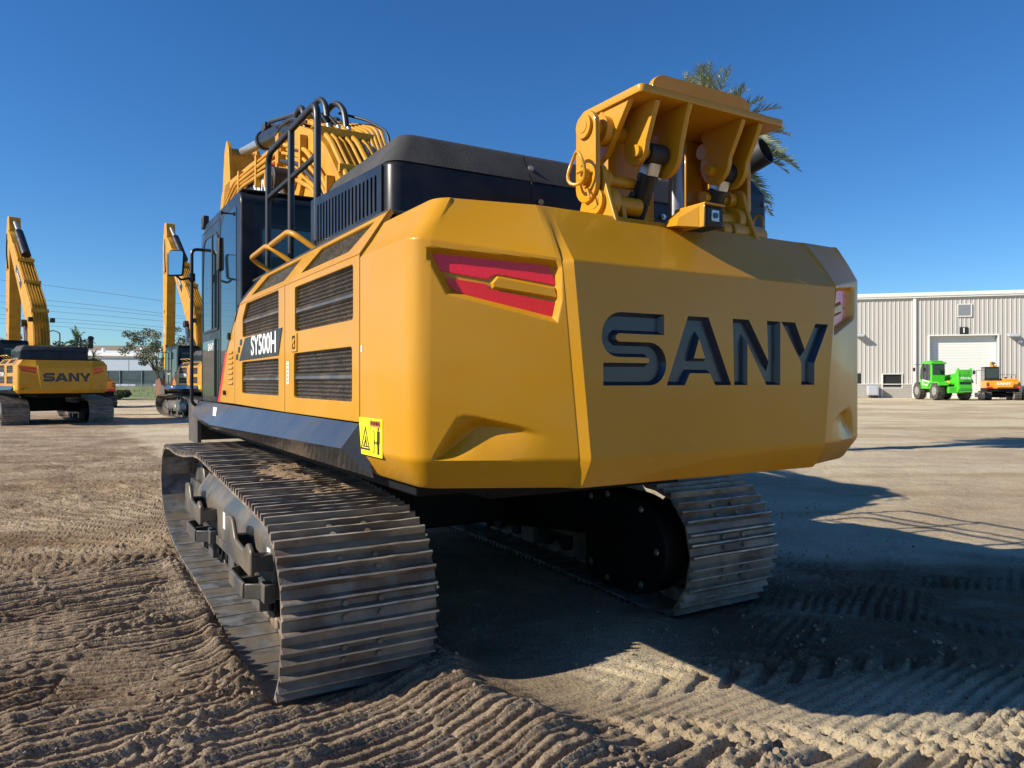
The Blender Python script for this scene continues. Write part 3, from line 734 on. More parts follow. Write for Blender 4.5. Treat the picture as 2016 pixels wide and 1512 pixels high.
def make_cab(root):
    x0, x1 = .36, 1.32
    prof = round_poly([(2.72, 1.30), (4.60, 1.30), (4.72, 1.60), (4.735, 2.60), (4.68, 3.05), (4.50, 3.20), (2.82, 3.19), (2.72, 3.11)], [.02, .05, .1, .1, .12, .14, .1, .06], 4)
    c = MB().prism(prof, 0, x0, x1).build('cab', M['black'], root, bevel=.03, seg=3, smooth=40)
    def pane(nm, loop, dz=.002, m='glass'): return pobj(nm, [loop], .004, .001, SIDEM(x0 - dz), M[m], c)
    # sliding door window with frame, quarter light, lower pane
    wl = round_poly([(3.72, 2.08), (4.60, 2.08), (4.62, 2.60), (4.55, 2.98), (4.44, 3.05), (3.86, 3.03), (3.72, 2.96)], .05)
    pobj('window_frame', [wl, offs_poly(wl, .025)], .012, .003, SIDEM(x0 - .004), M['rail'], c)
    pane('door_window', offs_poly(wl, .024))
    pobj('window_bar', [rect(4.02, 4.07, 2.09, 3.02)], .008, .002, SIDEM(x0 - .007), M['blackdull'], c)
    pane('rear_window_pane', round_poly([(2.90, 1.75), (3.56, 1.75), (3.56, 3.0), (3.42, 3.08), (2.90, 3.08)], .04))
    pane('lower_pane', round_poly(rect(3.74, 4.60, 1.45, 2.0), .05))
    pobj('door_seam', [round_poly(rect(3.64, 4.69, 1.36, 3.125), .05), round_poly(rect(3.652, 4.678, 1.372, 3.113), .05)], .003, 0, SIDEM(x0 - .0015), M['ink'], c)
    MB().box(x0 - .03, x0, 3.56, 3.68, 2.62, 2.92).build('door_hinge', M['blackdull'], c, bevel=.01)
    MB().cyl((x0, 3.25, 3.08), (x0 - .05, 3.25, 3.08), .008, n=8).cyl((x0 - .05, 3.25, 3.08), (x0 - .065, 3.25, 3.08), .018, n=10).build('door_stop', M['blackdull'], c)
    # "SANY" on the lower door glass
    MB().mesh(text_mesh('SANY', .10, .001, 1.3, .002), MX((x0 - .006, 4.12, 1.93), (0, -1, 0), (0, 0, 1))).build('door_lettering', M['white'], c, smooth=0)
    # rear window on the back wall
    mt = MX((0, 2.716, 0), (1, 0, 0), (0, 0, 1))
    MB().mesh(plate([round_poly(rect(.50, 1.18, 2.42, 2.92), .05), round_poly(rect(.53, 1.15, 2.45, 2.88), .04)], .012, .003), mt).build('back_window_frame', M['rail'], c, smooth=30)
    MB().mesh(plate([round_poly(rect(.52, 1.16, 2.44, 2.89), .04)], .003), mt @ Matrix.Translation((0, 0, .001))).build('back_window', M['glass_green'], c, smooth=0)
    MB().box(.38, 1.30, 2.80, 4.40, 3.195, 3.21).build('roof_cover', M['grit'], c, bevel=.006)
    m = MB().cyl((.62, 2.70, 3.16), (.62, 2.66, 3.17), .03, n=14).box(.58, .66, 2.70, 2.78, 3.19, 3.215); m.build('rear_work_lamp', M['blackdull'], c, bevel=.004)
    MB().box(.34, .40, 4.50, 4.62, 3.17, 3.30).build('front_work_lamp', M['blackdull'], c, bevel=.01)
    # mirror pole and mirror
    mp = MB().tube([(.36, 4.55, 2.95), (.24, 4.55, 2.95), (.24, 4.55, 1.36), (.36, 4.55, 1.33)], .017, n=10, round_=.10)
    mp.tube([(.24, 4.55, 2.66), (.13, 4.50, 2.62), (.09, 4.49, 2.66)], .012, n=8, round_=.04).cyl((.24, 4.55, 2.62), (.24, 4.55, 2.70), .034, n=12)
    mp.build('mirror_pole', M['rail'], c)
    q = round_poly([(-.075, -.13), (.072, -.12), (.078, .11), (.06, .14), (-.06, .14), (-.08, .10)], .03)
    mt = MX((.085, 4.47, 2.775), (.95, -.30, 0), (0.03, 0, 1))
    mr = MB().mesh(plate([q], .045, .012), mt).build('mirror_shell', M['blackdull'], c, smooth=50)
    MB().mesh(plate([offs_poly(q, .014)], .002), mt @ Matrix.Translation((0, 0, .0245))).build('mirror_glass', M['mirror'], c, smooth=0)

def make_undercarriage(root):
    m = MB()
    m.box(1.05, 2.32, 1.75, 3.25, .42, .93)
    for sg in (-1, 1):
        for y0, y1, yy in ((1.75, 2.35, 1.25), (2.65, 3.25, 3.75)):
            xm = MID + .06 + sg * .6; xe = MID + .06 + sg * 1.05
            m.hexa([(min(xm, xe), (y0 if xm < xe else yy - .3), .38), (max(xm, xe), (yy - .3 if xm < xe else y0), .38), (max(xm, xe), (yy + .3 if xm < xe else y1), .38), (min(xm, xe), (y1 if xm < xe else yy + .3), .38),
                    (min(xm, xe), (y0 if xm < xe else yy - .3), .78 if xm < xe else .70), (max(xm, xe), (yy - .3 if xm < xe else y0), .70), (max(xm, xe), (yy + .3 if xm < xe else y1), .70), (min(xm, xe), (y1 if xm < xe else yy + .3), .78)])
    m.build('centre_frame', M['under'], root, bevel=.015)
    MB().cyl((MID + .06, 2.5, .92), (MID + .06, 2.5, 1.12), .72, n=48).build('slew_ring', M['under'], root, bevel=.01)

def make_bracket(root):
    b = empty('lifting_frame', (0, 0, 0), 0, root)
    Y = M['yellow']
    # top plate with raised lip
    MB().mesh(plate([round_poly([(1.27, -1.20), (2.21, -1.20), (2.21, -.76), (1.27, -.76)], [.03, .03, .02, .02])], .036, .004), Matrix.Translation((0, 0, 2.893))).build('mounting_plate', Y, b, smooth=30)
    MB().mesh(plate([round_poly([(1.50, 2.912), (2.17, 2.912), (2.17, 3.03), (2.12, 3.07), (1.55, 3.07), (1.50, 3.03)], [.001, .001, .04, .04, .04, .04])], .03, .003), MX((0, -1.0, 0), (1, 0, 0), (0, 0, 1))).build('lip_plate', Y, b, smooth=30)
    MB().mesh(plate([[(-1.10, 2.91)] + [(-1.10 + .30 * k / 12, 2.91 + .035 * abs(math.sin(k * .8))) for k in range(1, 12)] + [(-.80, 2.91)]], .03, .003), SIDEM(1.36)).build('cam_plate', Y, b, smooth=30)
    # link plates left (and mirrored right)
    def side(f, name):
        def X(s): return s if f > 0 else 3.36 - s
        lk = arc(-.925, 2.775, .075, .075, 0, 180, 8) + arc(-.925, 2.50, .078, .075, 180, 360, 8)
        MB().mesh(plate([[(a, z) for a, z in lk]], .028, .004), SIDEM(X(1.185))).build('link_plate', Y, b, smooth=30)
        br = round_poly([(-.80, 2.31), (-1.12, 2.26), (-1.02, 2.50), (-1.00, 2.60), (-.86, 2.60), (-.84, 2.44)], [.01, .01, .05, .05, .05, .03])
        MB().mesh(plate([br], .026, .004), SIDEM(X(1.225))).build('foot_bracket', Y, b, smooth=30)
        MB().mesh(plate([[(-.62, 2.31), (-1.04, 2.26), (-1.00, 2.45), (-.95, 2.50), (-.70, 2.50)]], .026, .004), SIDEM(X(1.33))).build('foot_bracket', Y, b, smooth=30)
        for y, z, r, q in ((-.925, 2.775, .055, 1.155), (-.93, 2.545, .038, 1.140), (-.965, 2.425, .060, 1.190)):
            x_a, x_b = X(q), X(1.45)
            p = MB().cyl((x_a, y, z), (X(q + .035), y, z), r, n=28).cyl((X(q + .02), y, z), (x_b, y, z), r * .72, n=24).cyl((X(1.245), y, z), (X(1.29), y, z), r * 1.25, n=28).cyl((X(q - .003), y, z), (X(q), y, z), r * .55, n=20)
            p.build('pin', Y, b, bevel=.004, smooth=40)
        g = [(1.30, 2.875), (1.30, 2.72)]
        MB().mesh(plate([[(-.76, 2.875), (-1.10, 2.875), (-.93, 2.66), (-.86, 2.63)]], .03, .003), SIDEM(X(1.30))).build('gusset', Y, b, smooth=30)
        MB().mesh(plate([[(X(1.28), 2.875), (X(1.42), 2.875), (X(1.36), 2.70), (X(1.30), 2.64)]], .025, .003), MX((0, -.90, 0), (1, 0, 0), (0, 0, 1))).build('gusset', Y, b, smooth=30)
    side(1, 'l'); side(-1, 'r')
    # ring pull on the left pin
    MB().tube([Vector((1.115, -.94, 2.575)) + Vector((.012 * math.sin(R(a) * 2), .060 * math.cos(R(a)) + .01, .075 * math.sin(R(a)))) for a in range(0, 360, 20)], .008, n=8, closed=True)\
        .tube([(1.15, -.97, 2.565), (1.13, -.955, 2.56), (1.118, -.93, 2.555)], .008, n=8).build('ring_handle', Y, b)
    MB().tube([(X_, -.90 + .035 * math.cos(R(a)), 2.46 + .045 * math.sin(R(a))) for X_, a in [(2.36, q) for q in range(0, 360, 24)]], .007, n=8, closed=True).build('ring_handle', Y, b)
    MB().tube([(1.16, -.93, 2.50), (1.15, -.97, 2.47), (1.15, -.985, 2.43)], .006, n=6).build('pin_clip', Y, b)
    # lug plates hanging from the top plate
    def lug(x, y0, y1, zb, lean=0, th=.028):
        yc = (y0 + y1) / 2; r = (y1 - y0) / 2
        lp = [(y0 - .02, 2.876), (y0 + .005, 2.82)] + [(yc + lean - r * .8, zb + r)] + arc(yc + lean, zb + r * .95, r * .8, r * .9, 180, 360, 8) + [(yc + lean + r * .8, zb + r), (y1, 2.80), (y1 + .01, 2.876)]
        MB().mesh(plate([round_poly(lp, .02, 3)], th, .003), SIDEM(x)).build('lug_plate', Y, b, smooth=30)
    lug(1.40, -1.15, -.95, 2.60, .035); lug(1.56, -1.19, -.94, 2.555, .02)
    lug(1.93, -1.17, -.93, 2.585, .045); lug(2.05, -1.17, -.93, 2.575, .045)
    # cylinders
    for x, yb, zb, yt, zt in ((1.485, -.86, 2.30, -1.045, 2.665), (1.99, -.84, 2.32, -1.0, 2.66)):
        B, T = Vector((x, yb, zb)), Vector((x, yt, zt)); d = (T - B)
        c = MB().cyl(B - d * .2, B + d * .72, .046, n=24).cyl(B + d * .70, B + d * .76, .050, n=24).build('lift_cylinder', M['black'], b, smooth=40)
        MB().box(-.035, .035, -.035, .035, 0, .10, MX(B + d * .76, (1, 0, 0), d.normalized().cross(Vector((1, 0, 0))), d.normalized())).build('rod_block', M['steel'], c, bevel=.006)
        MB().cyl((x - .05, yt, zt), (x + .05, yt, zt), .05, n=24).build('rod_eye', M['blackdull'], c, bevel=.004)
        MB().cyl((x - .12, yt, zt), (x + .11, yt, zt), .028, n=20).build('cylinder_pin', Y, c)
        MB().tube([(x - .055, yb - .02, zb + .05), (x - .075, yb - .05, zb + .13), (x - .055, yb - .10, zb + .2)], .014, n=8, round_=.03).cyl((x - .06, yb - .04, zb + .06), (x - .10, yb - .04, zb + .06), .016, n=10).build('hydraulic_hose', M['hose'], c)
    MB().cyl((1.78, -.88, 2.25), (1.78, -.88, 2.86), .040, n=28).cyl((1.78, -.88, 2.40), (1.78, -.88, 2.415), .042, n=28).build('lift_sleeve', M['greycyl'], b, smooth=40)
    MB().box(1.40, 1.70, -.80, -.77, 2.30, 2.876).box(2.05, 2.12, -.84, -.77, 2.30, 2.876).box(1.92, 2.05, -.80, -.785, 2.30, 2.876).build('post', Y, b, bevel=.006)
    MB().cyl((2.0, -1.02, 2.36), (2.26, -1.0, 2.36), .05, n=24).cyl((1.93, -1.02, 2.36), (1.99, -1.02, 2.36), .042, n=24).build('cross_pin', Y, b, bevel=.006)
    # rear camera under its hood
    MB().box(1.586, 1.718, -1.268, -1.07, 2.402, 2.412).prism([(-1.07, 2.30), (-1.262, 2.30), (-1.265, 2.41), (-1.07, 2.41)], 0, 1.585, 1.595).build('camera_hood', Y, b, bevel=.003)
    MB().hexa([(1.50, -1.17, 2.31), (1.585, -1.235, 2.30), (1.585, -1.08, 2.32), (1.51, -1.08, 2.32), (1.525, -1.16, 2.352), (1.585, -1.235, 2.400), (1.585, -1.08, 2.400), (1.53, -1.08, 2.352)]).build('camera_guard', Y, b, bevel=.003)
    cb = MB().box(1.597, 1.715, -1.262, -1.12, 2.305, 2.400).build('rear_camera', M['blackdull'], b, bevel=.012)
    MB().box(1.632, 1.680, -1.266, -1.258, 2.33, 2.382).build('camera_plate', M['zinc'], cb, bevel=.002)
    MB().cyl((1.656, -1.272, 2.356), (1.656, -1.26, 2.356), .013, n=16).build('camera_lens', M['glass'], cb)

def make_boom(root):
    xl, xr = 1.52, 2.02
    top = [(3.15, 2.9), (3.7, 3.65), (4.2, 4.12), (4.75, 4.45), (5.3, 4.66), (5.9, 4.74), (6.6, 4.74), (8.0, 4.86), (9.9, 4.98)]
    bot = [(10.1, 4.70), (9.0, 4.45), (7.2, 4.10), (6.0, 3.80), (5.2, 3.40), (4.4, 2.75), (3.5, 2.0), (3.0, 2.1)]
    bm = MB().prism(round_poly(top + bot, .05, 3), 0, xl, xr).build('boom', M['yellow_dull'], root, bevel=.02)
    # label on the left side of the boom
    pobj('boom_decal', [[(6.15, 3.98), (8.2, 4.36), (8.05, 4.70), (6.55, 4.56)]], .004, 0, SIDEM(xl - .003), M['black'], bm)
    pobj('boom_stripe', [[(6.00, 3.98), (6.15, 3.98), (6.55, 4.56), (6.38, 4.58)]], .004, 0, SIDEM(xl - .003), M['redstripe'], bm)
    MB().mesh(text_mesh('SANY', .36, .003, 1.25, .006), MX((xl - .007, 7.12, 4.33), (0, -1, -.12), (0, -.12, 1), )).build('boom_lettering', M['white'], bm, smooth=0)
    def along(o, y0, y1, x, n=24):
        ys = [y0 + (y1 - y0) * i / n for i in range(n + 1)]
        return [(x, y, float(np.interp(y, [p[0] for p in top], [p[1] for p in top])) + o) for y in ys]
    for i, (x, o) in enumerate(((1.58, .07), (1.64, .09), (1.72, .07), (1.80, .08), (1.88, .09), (1.94, .07), (1.99, .08))):
        MB().tube(along(o, 3.3 + .1 * (i % 3), 5.9 + .25 * (i % 2), x), .030 if i in (0, 4) else .019, n=8).build('hydraulic_pipe', M['yellow_dull'], bm)
    # straight pipes kinked on the back of the boom, right of centre
    for i in range(5):
        x = 2.05 + i * .045; o = .05 + .03 * i
        MB().tube([(x, 3.9 + .05 * i, 3.75 + .06 * i), (x, 4.45, 4.40 + .03 * i), (x - .06, 5.1, 4.72), (x - .15, 5.7, 4.86)], .020, n=8, round_=.12).build('hydraulic_pipe', M['yellow_dull'], bm)
    for y, z in ((3.75, 3.76), (4.4, 4.33), (5.2, 4.70)):
        MB().box(xl, xr + .2, y - .03, y + .03, z - .03, z + .06).build('pipe_clamp', M['yellow_dull'], bm, bevel=.005)
    for i in range(4):   # long pipes along the left edge towards the arm
        zo = -.02 - .07 * i
        MB().tube([(xl - .05, 5.6 + .2 * i, 4.58 + zo), (xl - .05, 6.8, 4.68 + zo), (xl - .05, 8.9 - .2 * i, 4.80 + zo), (xl - .02, 9.9, 4.62 + zo)], .028 if i % 2 else .02, n=8, round_=.2).build('hydraulic_pipe', M['yellow_dull'], bm)
    for y in (6.0, 7.2, 8.4):
        MB().box(xl - .085, xl, y - .04, y + .04, 4.30 + .03 * (y - 6), 4.72 + .05 * (y - 6)).build('pipe_clamp', M['yellow_dull'], bm, bevel=.006)
    # rubber hoses looping over the bend
    for pts in ([(1.62, 5.3, 4.68), (1.62, 5.45, 4.92), (1.66, 5.8, 5.00), (1.72, 6.2, 4.90), (1.75, 6.5, 4.80)],
                [(1.80, 5.0, 4.60), (1.80, 5.12, 4.90), (1.80, 5.4, 5.04), (1.80, 5.8, 4.96), (1.82, 6.1, 4.8)],
                [(1.96, 4.8, 4.52), (1.96, 4.92, 4.80), (1.94, 5.2, 4.96), (1.92, 5.6, 4.92), (1.9, 6.0, 4.8)]):
        p2 = []
        P = [Vector(p) for p in pts]
        for i in range(len(P) - 1):
            a, b, c, d = P[max(i - 1, 0)], P[i], P[i + 1], P[min(i + 2, len(P) - 1)]
            for k in range(6):
                t = k / 6; p2.append(.5 * ((2 * b) + (c - a) * t + (2 * a - 5 * b + 4 * c - d) * t * t + (3 * b - a - 3 * c + d) * t ** 3))
        p2.append(P[-1]); MB().tube(p2, .036, n=10).cyl(P[0] - Vector((0, .04, .1)), P[0] + Vector((0, 0, .03)), .042, n=10).build('rubber_hose', M['hose'], bm)
    for k, pts in enumerate(([(2.16, 3.95, 4.05), (2.2, 4.1, 4.35), (2.14, 4.6, 4.62), (2.0, 5.2, 4.86)], [(1.55, 5.0, 4.62), (1.50, 5.5, 4.80), (1.50, 6.1, 4.86), (1.55, 6.6, 4.80)], [(1.56, 5.3, 4.72), (1.5, 6.2, 4.92), (1.6, 6.9, 5.15)])):
        MB().tube(pts, .016, n=8, round_=.15).build('rubber_hose', M['hose'], bm)
    # arm cylinder on top
    a = Vector((1.77, 5.9, 4.93)); b_ = Vector((1.77, 8.1, 5.28)); c_ = Vector((1.77, 9.9, 5.55))
    cy = MB().cyl(a, b_, .125, n=28).cyl(b_ - (b_ - a) * .05, b_, .145, n=28).build('arm_cylinder', M['black'], bm, smooth=40)
    MB().cyl(b_, c_, .075, n=20).build('piston_rod', M['steel'], cy)
    MB().tube([(1.77, 6.2, 5.12), (1.74, 7.6, 5.42), (1.77, 7.85, 5.40)], .03, n=8, round_=.05).box(1.70, 1.84, 7.75, 8.0, 5.36, 5.46).build('cylinder_port', M['blackdull'], cy)
    for y, z, r in ((5.25, 4.0, .30), (4.3, 3.3, .20)):
        MB().cyl((xl - .05, y, z), (xl + .02, y, z), r, n=32).cyl((xl - .09, y, z), (xl - .05, y, z), r * .45, n=24).build('pivot_boss', M['yellow_dull'], bm, bevel=.012)
    for i in range(5):
        P0 = [(xl - .04 - .02 * (i % 2), 3.5 + .10 * i, 2.9 + .05 * i), (xl - .05, 3.95 + .12 * i, 3.62 + .02 * i), (xl - .05, 4.75 + .14 * i, 4.22 - .05 * i), (xl - .05, 5.7 + .1 * i, 4.52 - .07 * i)]
        MB().tube(P0, .021 if i % 2 else .028, n=8, round_=.25).build('hydraulic_pipe', M['yellow_dull'] if i != 2 else M['hose'], bm)
    for i in range(4):
        P0 = [(1.6 + .12 * i, 4.7, 4.50), (1.58 + .12 * i, 5.0 + .05 * i, 4.80), (1.62 + .1 * i, 5.6, 4.86), (1.56 + .13 * i, 6.3, 4.80)]
        MB().tube(P0, .017, n=8, round_=.2).build('rubber_hose', M['hose'], bm)
        MB().cyl((1.6 + .12 * i, 4.66, 4.42), (1.6 + .12 * i, 4.74, 4.54), .028, n=8).build('hose_fitting', M['zinc'], bm)
    for y, z in ((3.9, 3.5), (4.9, 4.2), (5.9, 4.5)): MB().box(xl - .09, xl, y - .03, y + .03, z - .16, z + .22).build('pipe_clamp', M['yellow_dull'], bm, bevel=.005)
    # boom lift cylinder heads and rods
    for x in (1.36, 2.18):
        hd = MB().cyl((x - .09, 5.55, 4.02), (x + .09, 5.55, 4.02), .17, n=28).build('lift_cylinder_head', M['blackdull'], bm, bevel=.01)
        MB().cyl((x, 5.5, 3.95), (x, 4.7, 2.6), .062, n=20).build('lift_rod', M['steel'], hd)
        MB().cyl((x, 4.9, 2.95), (x, 4.0, 1.5), .11, n=20).build('lift_barrel', M['black'], hd)
    MB().cyl((1.2, 5.55, 4.02), (2.3, 5.55, 4.02), .09, n=20).build('boom_pin', M['yellow_dull'], bm)
    # stick
    st = MB()
    st.prism([(9.7, 4.55), (9.65, 5.45), (9.8, 5.60), (9.95, 5.45), (10.6, 4.95), (10.9, 4.4), (10.1, 2.0), (9.6, 2.0)], 0, 1.58, 1.96)
    a_ = st.build('arm', M['yellow_dull'], root, bevel=.02)
    for x in (1.52, 1.98): MB().prism(round_poly([(9.4, 4.6), (9.62, 5.55), (9.80, 5.72), (9.98, 5.55), (10.2, 4.7)], .06), 0, x, x + .06).build('arm_bracket', M['yellow_dull'], a_, bevel=.008)

def soil_on_track(root, s0, y0, y1):
    m = MB(); nx, ny = 40, 150; P = []
    for i in range(ny + 1):
        y = y0 + (y1 - y0) * i / ny; row = []
        base = float(np.interp(y, [.2, .6, 1.06, 1.8, 2.6, 3.3], [.865, .915, .945, .995, 1.045, .99])) - .060
        for j in range(nx + 1):
            k = j / nx; q = i / ny
            edge = min(k, 1 - k, q, 1 - q) * 2
            h = .052 * min(1, edge * 3) * (.45 + .9 * FN(k * 3.1 + 7, q * 9)) + .02 * FN(k * 14, q * 40) - .012 - (0.03 if edge < .02 else 0)
            row.append((s0 + .60 * k + .05 * math.sin(q * 11), y, base + h))
        P.append(row)
    return m.grid(P).build('caked_soil', M['dirt'], root, smooth=70)
def FN(a, b):
    from mathutils import noise
    return noise.fractal(Vector((a, b, 1.3)), 1.0, 2.0, 5) * .5 + .5

# ================================================================== ground
YAW = R(31); ROOT = (-1.14, 3.67)
def vn(x, y, seed):
    xi = np.floor(x).astype(np.int64); yi = np.floor(y).astype(np.int64); fx = x - xi; fy = y - yi
    fx = fx * fx * (3 - 2 * fx); fy = fy * fy * (3 - 2 * fy)
    def h(a, b):
        n = (a * 374761393 + b * 668265263 + seed * 144269) & 0xffffffff
        n = ((n ^ (n >> 13)) * 1274126177) & 0xffffffff
        return ((n ^ (n >> 16)) & 0xffff) / 65535.0
    return (h(xi, yi) * (1 - fx) + h(xi + 1, yi) * fx) * (1 - fy) + (h(xi, yi + 1) * (1 - fx) + h(xi + 1, yi + 1) * fx) * fy
def fbm(x, y, f, oct_, seed, gain=.5):
    o = 0; a = 1; tot = 0
    for i in range(oct_):
        c, s_ = math.cos(i * 1.3), math.sin(i * 1.3)
        o = o + a * vn((x * c - y * s_) * f + i * 17.3, (x * s_ + y * c) * f - i * 9.1, seed + i); tot += a; a *= gain; f *= 2.03
    return o / tot
def worley(x, y, f, seed):
    x = x * f; y = y * f; xi = np.floor(x).astype(np.int64); yi = np.floor(y).astype(np.int64); d1 = np.full(x.shape, 9.); d2 = d1.copy()
    for i in (-1, 0, 1):
        for j in (-1, 0, 1):
            n = ((xi + i) * 73856093 ^ (yi + j) * 19349663 ^ seed * 83492791) & 0xffffffff; n = ((n ^ (n >> 13)) * 1274126177) & 0xffffffff
            px = xi + i + (n & 0xffff) / 65535.; py = yi + j + ((n >> 16) & 0xffff) / 65535.
            d = np.hypot(px - x, py - y); d2 = np.minimum(d2, np.maximum(d1, d)); d1 = np.minimum(d1, d)
    return d1, d2
def tread(t, pitch=.235, w=.045):
    """profile of ground pressed by three-bar shoes: flat lands with steep sided slots"""
    p = (t / pitch) % 1.0
    g = 0
    for c, dpt in ((.08, 1), (.40, .8), (.70, .95)):
        d = np.abs(p - c); d = np.minimum(d, 1 - d); g = np.maximum(g, dpt * sstep(w * 2.0 - d, 0, w * 1.15))
    return -g + .35 * sstep(.05 - np.abs(p - .90), 0, .04)
def ground_h(X, Y):
    c, s_ = math.cos(YAW), math.sin(YAW); a = X - ROOT[0]; b = Y - ROOT[1]; s = c * a + s_ * b; t = -s_ * a + c * b
    dist = np.hypot(X, Y); near = sstep(40 - dist, 0, 30); vnear = sstep(14 - dist, 0, 7)
    w1 = (fbm(X, Y, 1.1, 3, 5) - .5); w2 = (fbm(X, Y, 4.0, 3, 9) - .5)
    low = (fbm(X, Y, .35, 3, 1) - .5) * .10 * near + (fbm(X, Y, 2.0, 3, 3) - .5) * .055 * near
    left = sstep(1.15 - s + w1 * .8 + np.maximum(0, -t) * .15, 0, .5)          # brown, freshly tracked side
    # crawler prints running forward
    sw = s + w1 * .35; band = (sw / 1.02) % 1.0
    inb = sstep(np.minimum(band, 1 - band), .0, .05)
    tt = t + .10 * w1 + .020 * w2 + .03 * np.sin(s * 1.7) + .12 * sstep(-s, 0.6, 3)  * s + np.floor(sw / 1.02) * .11
    soft = .55 + .65 * sstep(fbm(X, Y, 1.6, 3, 21), .34, .56)
    a7 = R(40); t7 = -X * math.sin(a7) + Y * math.cos(a7) + .10 * w1 + .018 * w2 + np.floor((X * math.cos(a7) + Y * math.sin(a7) + w1 * .3) / .95) * .09
    a8 = R(24); t8 = -X * math.sin(a8) + Y * math.cos(a8) + .12 * w1 + .015 * w2
    rr_ = np.hypot(X - 1.2, Y - 6.1) + w1 * .25; kk = np.floor(rr_ / .86); th_ = np.arctan2(Y - 6.1, -(X - 1.2))
    t9 = th_ * (kk + .5) * .86 + kk * .13 + .05 * w1 + .012 * w2
    sel = sstep(Y + .55 * (-X - 1.2) + w1 * 1.2, 7.6, 8.4); sel2 = sstep(fbm(X, Y, .5, 3, 97), .66, .69)
    tr = (tread(t7) * (1 - sel) + tread(t9) * sel) * (1 - sel2) + tread(t8, .20) * sel2
    tr = tr * .068 * soft * (.75 + .5 * fbm(X, Y, 5, 3, 23))
    berm = (1 - inb) * .010 * (.4 + fbm(X, Y, 6, 3, 31))
    # clods
    d1, d2 = worley(X + w2 * .1, Y, 16, 3); e1, e2 = worley(X, Y + w2 * .05, 38, 8)
    cm = sstep(fbm(X, Y, 2.0, 4, 41), .55, .72)
    clod = (np.clip(.62 - d1, 0, 1) * .055 + np.clip(.6 - e1, 0, 1) * .026) * cm
    crumb = (fbm(X, Y, 20, 5, 51, .72) - .5) * .020
    # tyre prints with chevrons crossing the foreground on the right
    u = X * .995 + Y * -.09; v = Y * .995 + X * .09
    def chev(u_, v_, c0, wid):
        q = (v_ - c0) + w1 * .12; m_ = sstep(wid / 2 - np.abs(q), 0, .05)
        ph = ((u_ + np.abs(q) * .95 + w2 * .06) / .20) % 1.0
        return m_, (-sstep(.5 - np.abs(ph - .5), .22, .34) * .042 + .014) * m_
    m1, c1 = chev(u, v, 3.36, .52)
    m2, c2 = chev(u * .94 + v * .34, v * .94 - u * .34, 3.75, .5)
    rightm = sstep(X, .2, .7) * sstep(4.6 - Y, 0, .4)
    right = (1 - left)
    # second family of crawler prints in the shade on the right, turning
    th2 = R(58); s2 = X * math.cos(th2) + Y * math.sin(th2); t2 = -X * math.sin(th2) + Y * math.cos(th2)
    b2 = (s2 / 1.1 + w1 * .2) % 1.0; in2 = sstep(np.minimum(b2, 1 - b2), .05, .14)
    r_area = sstep(X, 1.2, 2.2) * sstep(7.2 - Y + w1, 0, 1.2) * sstep(Y, 3.9, 4.5)
    tr2 = tread(t2 + .10 * w1 + .06 * w2) * .026 * sstep(fbm(X, Y, 1.7, 4, 33), .42, .62) * in2 * r_area
    h = low + crumb * (.55 + .6 * left) * near + (tr + berm + clod) * left * near
    h = h + right * (clod * (.8 * rightm + .5 * r_area + .12) + tr2)
    h = h + rightm * right * (np.where(m1 > m2, c1, c2)) + rightm * right * tr * .3
    # spoil ridge left by the turning machine
    k = ((s - .85) * .9 - .18 * w1); rid = np.exp(-((k) / .20) ** 2) * sstep(t + 1.0, -.9, -.1) * sstep(.55 - t, 0, .6)
    h = h + rid * (.06 + .07 * fbm(X, Y, 7, 4, 61))
    # smooth swept patch
    pth = np.exp(-(((X - .55) / .55) ** 2 + ((Y - 3.95) / .32) ** 2)); h = h * (1 - .75 * pth) - .012 * pth
    # keep the ground just under the crawlers
    fp = sstep(t, -.05, .35) * sstep(5.0 - t, 0, .4) * (sstep(.45 - np.abs(s - .41), 0, .06) + sstep(.45 - np.abs(s - 3.10), 0, .06))
    h = h * (1 - fp) + (-.012 - (.05 + .06 * (s < 1.7)) * sstep(2.2 - t, 0, 1.6)) * fp
    # squeezed-up soil along the track edges
    ed = np.exp(-((np.abs(s - .41) - .50) / .07) ** 2) * sstep(t, -.3, .2) * sstep(5.0 - t, 0, .5)
    h = h + ed * .035 * (.3 + fbm(X, Y, 9, 3, 71))
    # two other large crawlers parked further off stand on level soil
    churn_shade = sstep(X, .6, 1.6) * sstep(7.4 - Y + w1 * 2, 0, 1.6) * sstep(Y + w1, 3.7, 4.4) * sstep(5.5 - X + w2, 0, 1)  # churned soil on the right, where machine shade is put into the colour
    pale = np.clip(- churn_shade * .7 + right * sstep(Y + w1 * 2 + X * .5, 3.4, 5.2) * .85 + .55 * rightm * right + (fbm(X, Y, .25, 4, 81) - .5) * .8 + .35 * sstep(dist, 30, 60), 0, 1)
    h = h * np.where(dist > 60, 0.2, 1)
    return h - .01, pale, churn_shade
def axis(lo, hi, c0, c1, st, g):
    out = list(np.arange(c0, c1 + 1e-9, st)); s = st; x = out[-1]
    while x < hi: s *= g; x += s; out.append(x)
    s = st; x = out[0]; pre = []
    while x > lo: s *= g; x -= s; pre.append(x)
    return np.array(pre[::-1] + out)
